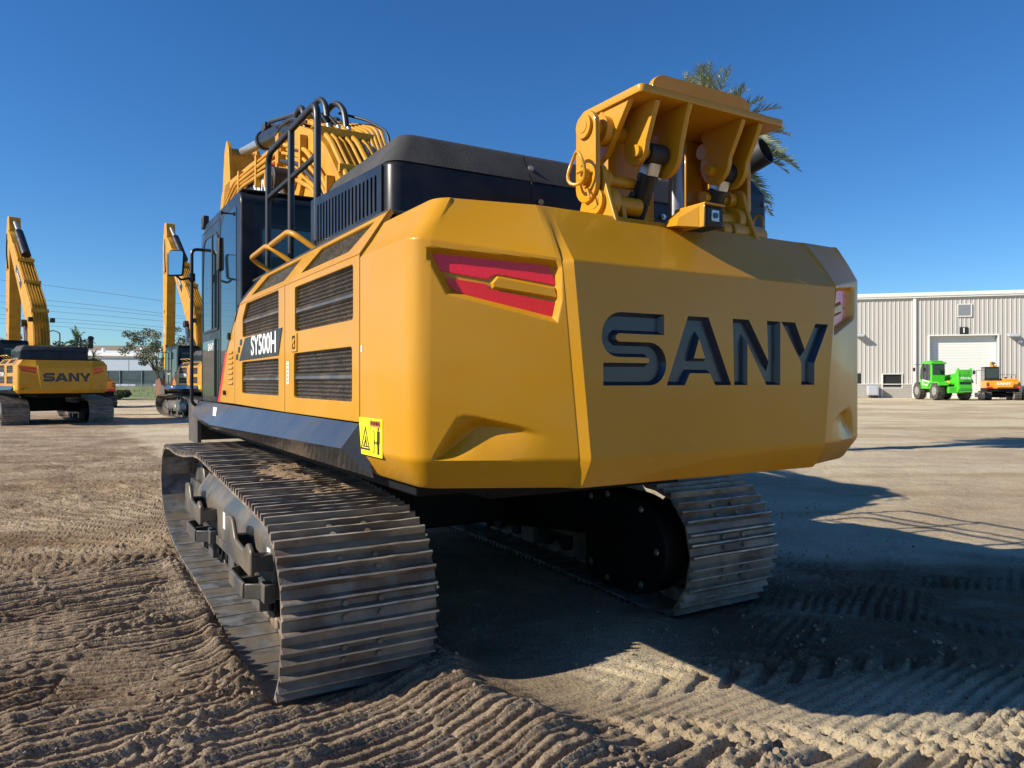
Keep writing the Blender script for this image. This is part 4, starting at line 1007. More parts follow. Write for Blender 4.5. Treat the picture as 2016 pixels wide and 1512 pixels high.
def make_ground():
    xs = axis(-1500, 1500, -4.6, 4.2, .0125, 1.02)
    ys = [2.9]
    while ys[-1] < 2500: ys.append(ys[-1] + max(.0068, .0068 * (ys[-1] / 3.2) ** 1.2 if ys[-1] < 80 else ys[-1] * .035))
    pre = []; y = 2.9; s = .02
    while y > -300: s *= 1.12; y -= s; pre.append(y)
    ys = np.array(pre[::-1] + ys)
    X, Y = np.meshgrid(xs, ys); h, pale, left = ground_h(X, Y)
    n, m = X.shape; co = np.empty((n * m, 3), np.float32); co[:, 0] = X.ravel(); co[:, 1] = Y.ravel(); co[:, 2] = h.ravel()
    i = np.arange(n * m).reshape(n, m); q = np.stack([i[:-1, :-1], i[:-1, 1:], i[1:, 1:], i[1:, :-1]], -1).reshape(-1, 4)
    me = bpy.data.meshes.new('ground'); me.vertices.add(n * m); me.vertices.foreach_set('co', co.ravel())
    me.loops.add(q.size); me.loops.foreach_set('vertex_index', q.ravel().astype(np.int32))
    me.polygons.add(len(q)); me.polygons.foreach_set('loop_start', np.arange(0, q.size, 4, dtype=np.int32)); me.polygons.foreach_set('loop_total', np.full(len(q), 4, np.int32))
    me.update(); me.shade_smooth()
    at = me.attributes.new('pale', 'FLOAT', 'POINT'); at.data.foreach_set('value', pale.ravel().astype(np.float32))
    at = me.attributes.new('shade_tint', 'FLOAT', 'POINT'); at.data.foreach_set('value', left.ravel().astype(np.float32))
    o = bpy.data.objects.new('ground', me); col.objects.link(o); tag(o, kind='structure')
    g = bpy.data.materials.new('soil'); g.use_nodes = True; nn = g.node_tree; L = nn.links; b = nn.nodes['Principled BSDF']
    b.inputs['Roughness'].default_value = .95; b.inputs['Specular IOR Level'].default_value = .15
    tc = nn.nodes.new('ShaderNodeTexCoord')
    def noise(sc, det=8, ro=.6):
        t = nn.nodes.new('ShaderNodeTexNoise'); t.inputs['Scale'].default_value = sc; t.inputs['Detail'].default_value = det; t.inputs['Roughness'].default_value = ro
        L.new(tc.outputs['Object'], t.inputs['Vector']); return t.outputs['Fac']
    def mixc(f, a, c):
        x = nn.nodes.new('ShaderNodeMixRGB')
        if isinstance(f, float): x.inputs[0].default_value = f
        else: L.new(f, x.inputs[0])
        for k, v in ((1, a), (2, c)):
            if isinstance(v, tuple): x.inputs[k].default_value = (*v, 1)
            else: L.new(v, x.inputs[k])
        return x.outputs[0]
    def rng(f, a, c):
        x = nn.nodes.new('ShaderNodeMapRange'); x.inputs[1].default_value = a; x.inputs[2].default_value = c; L.new(f, x.inputs[0]); return x.outputs[0]
    br = mixc(rng(noise(1.1), .38, .62), (.29, .205, .135), (.56, .435, .305))
    pa = mixc(rng(noise(.9), .35, .65), (.70, .57, .38), (.52, .40, .255))
    an = nn.nodes.new('ShaderNodeAttribute'); an.attribute_name = 'pale'
    sp = nn.nodes.new('ShaderNodeSeparateXYZ'); L.new(tc.outputs['Object'], sp.inputs[0])
    pa = mixc(rng(noise(.16, 4), .44, .56), pa, (.80, .69, .48))
    c = mixc(an.outputs['Fac'], br, pa)
    c = mixc(rng(noise(110, 3), .54, .66), c, (.62, .53, .40)); c = mixc(rng(noise(75, 4), .56, .68), c, (.13, .085, .055)); c = mixc(rng(noise(14, 5), .66, .76), c, (.17, .115, .08))
    dm = nn.nodes.new('ShaderNodeAttribute'); dm.attribute_name = 'shade_tint'
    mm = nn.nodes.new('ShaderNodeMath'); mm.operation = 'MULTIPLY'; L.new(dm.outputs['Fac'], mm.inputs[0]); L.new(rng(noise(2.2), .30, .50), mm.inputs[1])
    mul = nn.nodes.new('ShaderNodeMixRGB'); mul.blend_type = 'MULTIPLY'; L.new(mm.outputs[0], mul.inputs[0]); L.new(c, mul.inputs[1]); mul.inputs[2].default_value = (.50, .42, .36, 1); c = mul.outputs[0]  # multiplies the churned soil darker, painting in a deeper machine shadow
    mp = nn.nodes.new('ShaderNodeMapping'); mp.inputs['Rotation'].default_value = (0, 0, R(-12)); mp.inputs['Scale'].default_value = (.10, .75, 1); L.new(tc.outputs['Object'], mp.inputs[0])
    sn = nn.nodes.new('ShaderNodeTexNoise'); sn.inputs['Scale'].default_value = 1.0; sn.inputs['Detail'].default_value = 7; sn.inputs['Roughness'].default_value = .65; L.new(mp.outputs[0], sn.inputs['Vector'])
    st_ = nn.nodes.new('ShaderNodeMixRGB'); st_.blend_type = 'MULTIPLY'; L.new(rng(sn.outputs['Fac'], .50, .62), st_.inputs[0]); L.new(c, st_.inputs[1]); st_.inputs[2].default_value = (.80, .74, .67, 1); c = st_.outputs[0]
    L.new(c, b.inputs['Base Color'])
    v = nn.nodes.new('ShaderNodeTexVoronoi'); v.inputs['Scale'].default_value = 55; L.new(tc.outputs['Object'], v.inputs['Vector'])
    n1 = noise(35, 10, .7); ad = nn.nodes.new('ShaderNodeMath'); ad.operation = 'MULTIPLY_ADD'; L.new(v.outputs['Distance'], ad.inputs[0]); ad.inputs[1].default_value = -.5; L.new(n1, ad.inputs[2])
    bn = nn.nodes.new('ShaderNodeBump'); bn.inputs['Strength'].default_value = 1.0; bn.inputs['Distance'].default_value = .030; L.new(ad.outputs[0], bn.inputs['Height'])
    b2 = nn.nodes.new('ShaderNodeBump'); b2.inputs['Strength'].default_value = .8; b2.inputs['Distance'].default_value = .10; L.new(noise(5, 9, .72), b2.inputs['Height']); L.new(bn.outputs[0], b2.inputs['Normal']); L.new(b2.outputs[0], b.inputs['Normal'])
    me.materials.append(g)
    return o
make_ground()
def loose_clods():
    rnd = random.Random(21); n = 7000; P = np.array([(rnd.uniform(-4.5, 4.5), 2.9 + 7 * rnd.random() ** 1.6) for _ in range(n)])
    den = fbm(P[:, 0], P[:, 1], 1.3, 3, 91); h, pa, dm = ground_h(P[:, 0], P[:, 1]); v = []; f = []
    base = [(1, 0, 0), (-1, 0, 0), (0, 1, 0), (0, -1, 0), (0, 0, 1), (0, 0, -1), (.7, .7, .5), (-.7, .6, .5), (.6, -.7, .5), (-.6, -.7, .4)]
    bm = bmesh.new(); [bm.verts.new(b) for b in base]; bmesh.ops.convex_hull(bm, input=bm.verts); bm.verts.index_update(); bf = [tuple(q.index for q in fc.verts) for fc in bm.faces]; bl = [q.co.copy() for q in bm.verts]; bm.free()
    c, s_ = math.cos(YAW), math.sin(YAW)
    for i in range(n):
        a, b = P[i, 0] - ROOT[0], P[i, 1] - ROOT[1]; ss, tt = c * a + s_ * b, -s_ * a + c * b
        if -.1 < tt < 5.2 and (-.05 < ss < .9 or 2.6 < ss < 3.6): continue
        if den[i] < .42 + .25 * rnd.random(): continue
        r = .004 + .014 * rnd.random() ** 3; m = Euler((rnd.random() * 6, rnd.random() * 6, rnd.random() * 6)).to_matrix(); o = len(v)
        for q in bl: w_ = m @ (q * r * rnd.uniform(.7, 1.2)); v.append((P[i, 0] + w_.x, P[i, 1] + w_.y, h[i] + w_.z + r * .4))
        f += [tuple(k + o for k in t) for t in bf]
    m = MB(); m.v = v; m.f = f; o = m.build('gravel', mat('loose_clod', (.22, .155, .105), .95, c2=(.36, .28, .20), ns=3), smooth=0)
    tag(o, 'loose crumbs of soil and small stones scattered on the near ground', 'gravel', kind='stuff')
loose_clods()

# ================================================================== far setting
F_ = 1480.
def at(px, Y, z=0): return Vector(((px - 1008) / F_ * Y, Y, z))
def pz(py, Y): return 1.6 + (750 - py) / F_ * Y
# grassy verge rising to the fence
def grass_area():
    rnd = random.Random(2); m = MB(); P = []
    for i in range(9):
        Y = 64 + i * 8; z = .02 + max(0, min(1, (Y - 66) / 38)) * .72
        P.append([((-60 + j * 9.5) * (Y / 64) * .9, Y + (rnd.uniform(-1, 1) if i == 0 else 0), z) for j in range(9)])
    m.grid(P); return m
go = grass_area().build('verge', mat('verge_grass', (.10, .17, .03), .9, c2=(.20, .23, .08), ns=.25, c3=(.24, .22, .12), ns3=.6, bump=.6, bs=4), smooth=0); tag(go, kind='structure')
def tufts():
    rnd = random.Random(12); m = MB()
    for i in range(5200):
        Y = rnd.uniform(66, 104); X = rnd.uniform(-56, -15) * (Y / 64) * .9; z = .0 + max(0, min(1, (Y - 66) / 38)) * .72
        h = rnd.uniform(.04, .12); w_ = rnd.uniform(.03, .09); a = rnd.uniform(0, 3.14); dx, dy = math.cos(a) * w_, math.sin(a) * w_
        m.add([(X - dx, Y - dy, z), (X + dx, Y + dy, z), (X + rnd.uniform(-.1, .1), Y, z + h)], [(0, 1, 2)])
    return m
tag(tufts().build('grass', mat('grass_blades', (.11, .20, .035), .8, c2=(.19, .24, .08), ns=.4), smooth=0), 'green grass on the verge in front of the far fence', 'grass', kind='stuff')
# earth bank behind everything
def bank():
    m = MB(); P = []
    for i, (Y, z) in enumerate(((250, 0), (275, 6), (300, 14.2), (330, 15.0), (420, 9))):
        P.append([(-330 + j * 16, Y, z + (2.2 - j * .12 + 1.0 * FN(j * .3, i) if z > 5 else 0)) for j in range(22)])
    return m.grid(P)
tag(bank().build('hill', M['berm'], smooth=60), kind='structure')

def leafcloud(m, centres, n, size, rnd, squash=.8):
    for _ in range(n):
        c, r = rnd.choice(centres); d = Vector((rnd.gauss(0, 1), rnd.gauss(0, 1), rnd.gauss(0, 1))).normalized() * r * (rnd.random() ** .45)
        p = Vector(c) + Vector((d.x, d.y, d.z * squash)); s = size * rnd.uniform(.6, 1.4)
        a = Vector((rnd.gauss(0, 1), rnd.gauss(0, 1), rnd.gauss(0, .7))).normalized(); b = a.cross(Vector((rnd.gauss(0, 1), rnd.gauss(0, 1), rnd.gauss(0, 1)))).normalized()
        m.add([p - a * s, p + b * s * .45, p + a * s, p - b * s * .45], [(0, 1, 2, 3)])
def tree(name, loc, h, rad, leaf, nleaf, size, seed, label, cat='tree', trunk_r=.16, base=.3):
    rnd = random.Random(seed); t = empty(name, loc); tag(t, label, cat); tr = MB(); cs = []
    for k in range(3):
        a = k * 2.1 + rnd.random(); top = Vector((math.cos(a) * rad * .35, math.sin(a) * rad * .35, h * .55))
        tr.tube([(.1 * math.cos(a), .1 * math.sin(a), 0), (top.x * .4, top.y * .4, h * base), tuple(top)], [trunk_r, trunk_r * .75, trunk_r * .5], n=8)
        for j in range(4):
            b = a + rnd.uniform(-1.2, 1.2); e = top + Vector((math.cos(b) * rad * rnd.uniform(.3, .7), math.sin(b) * rad * rnd.uniform(.3, .7), rnd.uniform(-.12, .38) * h))
            tr.tube([tuple(top * .7), tuple(e)], [trunk_r * .4, trunk_r * .12], n=6); cs.append((e, rad * rnd.uniform(.28, .42)))
            for q in range(2):
                e2 = e + Vector((rnd.gauss(0, .3) * rad, rnd.gauss(0, .3) * rad, rnd.gauss(0, .12) * h)); tr.tube([tuple(e), tuple(e2)], [trunk_r * .15, .02], n=5); cs.append((e2, rad * rnd.uniform(.16, .28)))
    tr.build('trunk', M['bark'], t); m = MB(); leafcloud(m, cs, nleaf, size, rnd); m.build('crown', M[leaf], t, smooth=0); return t
def palm(loc, h, fl, nf, seed, label, leaf='palmleaf', nl=34, tr_r=.2, droop=1.0, tall=1.0, lw=1.0):
    rnd = random.Random(seed); t = empty('palm_tree', loc); tag(t, label, 'palm tree'); tr = MB(); n = 26
    tr.tube([(0, 0, h * i / n) for i in range(n + 1)], [tr_r * (1.15 - .3 * i / n) * (1.1 if i % 2 else .95) for i in range(n + 1)], n=12)
    tr.build('trunk', M['bark'], t); m = MB()
    for k in range(nf):
        az = k * 2.399 + rnd.uniform(-.3, .3); el = R(rnd.uniform(-60, 86)) * tall; L = fl * rnd.uniform(.8, 1.08)
        pts = []; p = Vector((0, 0, h)); d = Vector((math.cos(az) * math.cos(el), math.sin(az) * math.cos(el), math.sin(el))); st = 14
        for i in range(st + 1):
            pts.append(p.copy()); p += d * (L / st); d = (d + Vector((0, 0, -.085 * droop * (.6 + i / st)))).normalized()
        m.tube([tuple(q) for q in pts], [.022 * (1 - .85 * i / st) * (fl / 2) for i in range(st + 1)], n=5)
        for i in range(nl):
            q = .12 + .88 * i / nl; f = q * st; j = min(int(f), st - 1); c = pts[j].lerp(pts[j + 1], f - j); tg = (pts[j + 1] - pts[j]).normalized()
            sd = tg.cross(Vector((0, 0, 1))).normalized(); up = sd.cross(tg)
            for sg in (-1, 1):
                ll = fl * .22 * math.sin(math.pi * min(1, .18 + q * .80)) * rnd.uniform(.8, 1.2) + .04 * fl
                dr = (sd * sg * rnd.uniform(.55, .85) + tg * rnd.uniform(.55, .85) + up * rnd.uniform(-.15, .55)).normalized(); w_ = .0085 * fl * lw
                m.add([c - tg * w_, c + tg * w_, c + dr * ll * .55 + tg * w_ * .8 + Vector((0, 0, -.01)), c + dr * ll + Vector((0, 0, -.05 * ll)), c + dr * ll * .55 - tg * w_ * .8], [(0, 1, 2, 3, 4)])
    m.build('crown', M[leaf], t, smooth=0); return t
palm(at(1388, 16.7, 0), 6.5, 1.98, 110, 4, 'tall feathery date palm rising behind the big excavator counterweight', nl=46, tr_r=.24)
palm(at(152, 112, .6), 6.6, 2.6, 26, 9, 'small green palm above the white roof behind the far left excavator', 'palmleaf2', nl=24, tr_r=.35, droop=1.5, lw=3)
palm(at(184, 118, .6), 4.6, 1.6, 14, 19, 'stubby palm top just right of the small palm over the white roof', 'palmleaf2', nl=16, tr_r=.3, droop=1.2, lw=3)
palm(at(388, 104, .6), 7.0, 1.5, 22, 6, 'thin fan palm seen between the mirror pole and the far cab', 'palmleaf2', nl=18, tr_r=.16, droop=1.4, lw=3)
palm(at(22, 70, .3), 4.6, 1.9, 18, 16, 'palm half hidden behind the raised stick of the leftmost excavator', 'palmleaf', nl=16, tr_r=.2, droop=1.3)
tree('leafy_tree', at(316, 78, .2), 6.4, 2.6, 'oakleaf', 5200, .12, 3, 'sparse grey green tree on the grass verge beside the hanging bucket arm', trunk_r=.13)
tree('leafy_tree', at(352, 92, .4), 5.2, 3.0, 'oakleaf', 3600, .15, 8, 'olive tree crown between the second excavator arm and its cab', trunk_r=.13)
tree('leafy_tree', at(48, 84, .4), 5.4, 2.8, 'darkleaf', 4200, .17, 5, 'dark round tree behind the cab of the leftmost excavator', trunk_r=.2)
def bush(loc, rx, h, seed, label):
    rnd = random.Random(seed); t = empty('bush', loc); tag(t, label, 'bush'); m = MB(); cs = [((rnd.uniform(-rx, rx), rnd.uniform(-.6, .6), h * rnd.uniform(.3, .6)), h * .45) for _ in range(9)]
    leafcloud(m, cs, 2600, .10, rnd); m.build('foliage', M['darkleaf'], t, smooth=0)
    s_ = MB()
    for c, r in cs: s_.tube([(c[0] * .5, 0, 0), c], [.05, .02], n=5)
    s_.build('stem', M['bark'], t)
bush(at(226, 64, 0), .9, .95, 4, 'low dark clipped bush at the edge of the grass behind the leftmost excavator')

# far white building and its fence
b = empty('warehouse', at(60, 140, .1)); b.rotation_euler = (0, 0, R(-9)); tag(b, 'long low white roofed building behind the fence on the left', 'building')
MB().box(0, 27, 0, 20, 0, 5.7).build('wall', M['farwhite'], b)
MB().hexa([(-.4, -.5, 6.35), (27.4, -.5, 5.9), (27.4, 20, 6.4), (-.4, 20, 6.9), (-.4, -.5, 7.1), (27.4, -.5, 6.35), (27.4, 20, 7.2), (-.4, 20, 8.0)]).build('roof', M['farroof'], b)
for x in (11.5, 21.5): MB().box(x, x + 3.4, -.06, 0, 0, 3.4).build('roller_door', M['fence'], b)
for x in (10, 14, 20): MB().box(x, x + .15, -.05, 0, 0, 5.9).build('downpipe', M['greybox'], b)
for x in (12, 16, 20, 24): MB().cyl((x, 4, 7), (x, 4, 7.7), .3, n=10).build('roof_vent', M['farroof'], b)
fz = .72
f = empty('screened_fence', at(150, 106, fz)); tag(f, 'grey green screened chain link fence along the far grass', 'fence')
x0_, x1_ = 0, at(470, 106).x - at(150, 106).x
MB().box(x0_, x1_, -.02, .02, .45, 2.35).build('screen', M['fence'], f)
m = MB()
for i in range(int((x1_ - x0_) * 3)): m.box(x0_ + i / 3, x0_ + i / 3 + .02, -.03, -.02, 0, .45)
for k in range(3): m.box(x0_, x1_, -.03, -.02, .1 + .15 * k, .115 + .15 * k)
m.build('chain_link', M['galv'], f)
for i in range(8): MB().cyl((x0_ + i * 3.1, -.06, 0), (x0_ + i * 3.1, -.06, 2.45), .05, n=8).build('fence_post', M['galv'], f)
# overhead lines
for k, (ya, yb) in enumerate(((551, 604), (582, 627), (594, 631), (606, 640), (619, 652), (627, 657), (636, 664))):
    Y = 96 + k * 1.5; P = []
    for i in range(31):
        px = -260 + 900 * i / 30; q = (px) / 395; yy = ya + (yb - ya) * q + 14 * (q * q - q) * .6; P.append((at(px, Y).x, Y, pz(yy, Y)))
    o = MB().tube(P, .020, n=5).build('power_line', M['wire']); 
    tag(o, ['topmost thin overhead wire crossing the sky on the left', 'second wire from the top in the left sky', 'third wire from the top in the left sky', 'fourth wire from the top in the left sky', 'fifth wire from the top in the left sky', 'sixth wire from the top in the left sky', 'lowest overhead wire just above the far trees'][k], 'power line', 'overhead wires on the left')

# ------------------------------------------------------------------ warehouse on the right
WO = Vector((32.84, 71.8, 0)); WA = math.atan2(-.263, .965)
def wl(px, py):
    dx = (px - 1008) / F_; ux, uy = .9648, -.2630
    # ray k*(dx,1) = WO + x*(ux,uy)
    det = dx * (-uy) + ux; k = (WO.x * (-uy) + ux * WO.y) / det; x = (k * dx - WO.x) / ux
    return x, 1.6 + (750 - py) / F_ * k
wh = empty('warehouse', WO, WA); tag(wh, 'tall beige ribbed metal warehouse with a white roll-up door', 'building')
xl = wl(1500, 700)[0]; xr = wl(2150, 700)[0]; HT = wl(1800, 583)[1]
px_ = lambda a, b, c, d: (wl(a, 700)[0], wl(c, 700)[0], wl((a + c) / 2, d)[1], wl((a + c) / 2, b)[1])   # x0,x1,z0,z1 of an opening given by pixels of its corners
dr = list(px_(1830, 661, 1964, 785)); dr[2] = 0
wn = px_(1738, 737, 1775, 763); pd = list(px_(1688, 735, 1696, 783)); pd[2] = 0
cmu_r = wl(1800, 700)[0]; cmu_z = wl(1750, 757)[1]
me = plate([rect(xl, xr, 0, HT), rect(dr[0], dr[1], .001, dr[3]), rect(wn[0], wn[1], wn[2], wn[3]), rect(pd[0], pd[1], .001, pd[3])], .1)
MB().mesh(me, MX((0, .05, 0), (1, 0, 0), (0, 0, 1))).box(xl, xr, .4, 30, HT - .5, HT - .3).box(xl, xl + .2, .1, 30, 0, HT - .5).build('wall', M['cream'], wh, smooth=0)
m = MB(); x = xl
while x < xr:
    segs = [(0, HT)]
    if x < cmu_r: segs = [(cmu_z + .05, HT)]
    def cut(x0, x1, z1, segs): return [(max(a, z1), b_) for a, b_ in segs] if x0 - .16 < x < x1 + .1 else segs
    if dr[0] - .16 < x < dr[1] + .1: segs = [(dr[3] + .1, HT)]
    if wn[0] - .1 < x < wn[1] + .05: segs = [(wn[3] + .1, HT)]
    if pd[0] - .1 < x < pd[1] + .05: segs = [(pd[3] + .1, HT)]
    for a, b_ in segs: m.hexa([(x, -.0, a), (x + .035, -.042, a), (x + .085, -.042, a), (x + .12, 0, a), (x, 0, b_), (x + .035, -.042, b_), (x + .085, -.042, b_), (x + .12, 0, b_)][0:8])
    x += .37
m.build('wall_rib', M['cream'], wh, smooth=0)['kind'] = 'stuff'
m = MB(); m.box(xl, wn[0] - .12, -.10, -.004, 0, cmu_z).box(wn[1] + .12, cmu_r - .1, -.10, -.004, 0, cmu_z).box(wn[0] - .12, wn[1] + .12, -.10, -.004, 0, wn[2] - .06)
blk = m.build('block_base', M['block'], wh, smooth=0)
m = MB()
for k in range(7):
    z = cmu_z * (k + .5) / 6.5
    if z < cmu_z: m.box(xl, cmu_r - .1, -.104, -.101, z, z + .015)
m.build('mortar_line', M['cream'], blk, smooth=0)
MB().box(xl, cmu_r - .1, -.14, -.003, cmu_z, cmu_z + .07).build('base_trim', M['whitepaint'], wh, smooth=0)
MB().box(cmu_r - .12, cmu_r + .14, -.16, -.001, 0, HT).build('corner_post', M['whitepaint'], wh, bevel=.02)
for xq in (wl(1735, 700)[0], wl(1772, 700)[0] + 1.0): MB().box(xq, xq + .1, -.13, -.104, 0, cmu_z).build('trim_strip', M['whitepaint'], wh)
MB().box(xl, xr, -.30, .3, HT - .05, HT + .30).box(xl, xr, -.24, -.02, HT - .2, HT - .05).build('gutter', M['whitepaint'], wh, bevel=.02)
MB().hexa([(xl, .3, HT + .2), (xr, .3, HT + .2), (xr, 30, HT + 1.2), (xl, 30, HT + 1.2), (xl, .3, HT + .28), (xr, .3, HT + .28), (xr, 30, HT + 1.3), (xl, 30, HT + 1.3)]).build('roof', M['whitepaint'], wh)
# roll door recessed behind a grey reveal
MB().box(dr[0] + .02, dr[1] - .02, .42, .45, 0, dr[3]).build('roll_door', M['door'], wh, smooth=0)
m = MB()
for k in range(1, 22): m.box(dr[0] + .1, dr[1] - .1, .413, .42, dr[3] * k / 22, dr[3] * k / 22 + .012)
m.build('door_slat_joint', M['greybox'], wh, smooth=0)['kind'] = 'stuff'
MB().box(dr[0] - .001, dr[0] + .02, .10, .45, 0, dr[3]).box(dr[1] - .02, dr[1] + .001, .10, .45, 0, dr[3]).box(dr[0] + .02, dr[1] - .02, .10, .42, dr[3] - .02, dr[3] + .001).build('reveal', M['greyjamb'], wh, smooth=0)
MB().box(dr[0] - .12, dr[0], -.10, .1, 0, dr[3] + .12).box(dr[1], dr[1] + .12, -.10, .1, 0, dr[3] + .12).box(dr[0], dr[1], -.10, .1, dr[3], dr[3] + .12).build('door_frame', M['whitepaint'], wh)
MB().box(wn[0], wn[1], .05, .08, wn[2], wn[3]).build('window', M['ink'], wh)
MB().box(wn[0] - .07, wn[0], -.11, .05, wn[2] - .07, wn[3] + .07).box(wn[1], wn[1] + .07, -.11, .05, wn[2] - .07, wn[3] + .07).box(wn[0], wn[1], -.11, .05, wn[3], wn[3] + .07).box(wn[0], wn[1], -.11, .05, wn[2] - .07, wn[2]).build('window_frame', M['whitepaint'], wh)
MB().box(pd[0], pd[1], .03, .06, 0, pd[3]).build('side_door', M['ink'], wh)
vt = px_(1886, 600, 1911, 622); m = MB().box(vt[0] - .08, vt[0], -.12, -.06, vt[2] - .08, vt[3] + .08).box(vt[1], vt[1] + .08, -.12, -.06, vt[2] - .08, vt[3] + .08).box(vt[0], vt[1], -.12, -.06, vt[3], vt[3] + .08).box(vt[0], vt[1], -.12, -.06, vt[2] - .08, vt[2])
v_ = m.build('wall_vent', M['whitepaint'], wh); m = MB()
for k in range(12): z = vt[2] + (vt[3] - vt[2]) * k / 12; m.hexa([(vt[0], -.11, z), (vt[1], -.11, z), (vt[1], -.06, z + .05), (vt[0], -.06, z + .05), (vt[0], -.10, z + .02), (vt[1], -.10, z + .02), (vt[1], -.055, z + .07), (vt[0], -.055, z + .07)])
m.box(vt[0], vt[1], -.06, -.056, vt[2], vt[3]).build('vent_louvre', M['greyjamb'], v_)
sg = px_(1889, 644, 1905, 658); s_ = MB().box(sg[0], sg[1], -.10, -.06, sg[2], sg[3]).build('door_number_sign', M['ink'], wh)
MB().mesh(text_mesh('1', .62, .01, 1.1, .02), MX(((sg[0] + sg[1]) / 2, -.107, (sg[2] + sg[3]) / 2), (1, 0, 0), (0, 0, 1))).build('door_number', M['white'], s_, smooth=0)
for a, lb in ((1992, ''), (1690, '')):
    q = wl(a, 664); l = MB().prism([(-.75, q[1] + .18), (-.06, q[1] + .34), (-.06, q[1] + .18), (-.75, q[1] + .02)], 0, q[0] - .42, q[0] + .42).box(q[0] - .1, q[0] + .1, -.1, -.06, q[1] - .1, q[1] + .3).build('wall_lamp', M['greybox'], wh, bevel=.02)
q = wl(2005, 671); MB().cyl((q[0], -.08, q[1] - .1), (q[0], -.30, q[1]), .09, n=10).cyl((q[0], -.2, q[1] + .02), (q[0] + .18, -.35, q[1] - .12), .06, n=8).build('security_camera', M['whitepaint'], wh)
bx = px_(1705, 759, 1726, 779); cb = empty('electrical_cabinet', WO + Matrix.Rotation(WA, 3, 'Z') @ Vector((bx[0], -.95, 0)), WA); tag(cb, 'pale grey utility cabinet against the block base of the warehouse', 'cabinet')
MB().box(0, bx[1] - bx[0], 0, .7, .25, bx[3]).build('housing', M['greybox'], cb, bevel=.03); m = MB()
for k in range(4): m.cyl((.15 + k * .22, .3, 0), (.15 + k * .22, .3, .3), .04, n=8)
m.build('conduit', M['blackdull'], cb); MB().box(.1, bx[1] - bx[0] - .1, -.02, 0, .35, bx[3] - .12).build('door', M['greybox'], cb, bevel=.008)

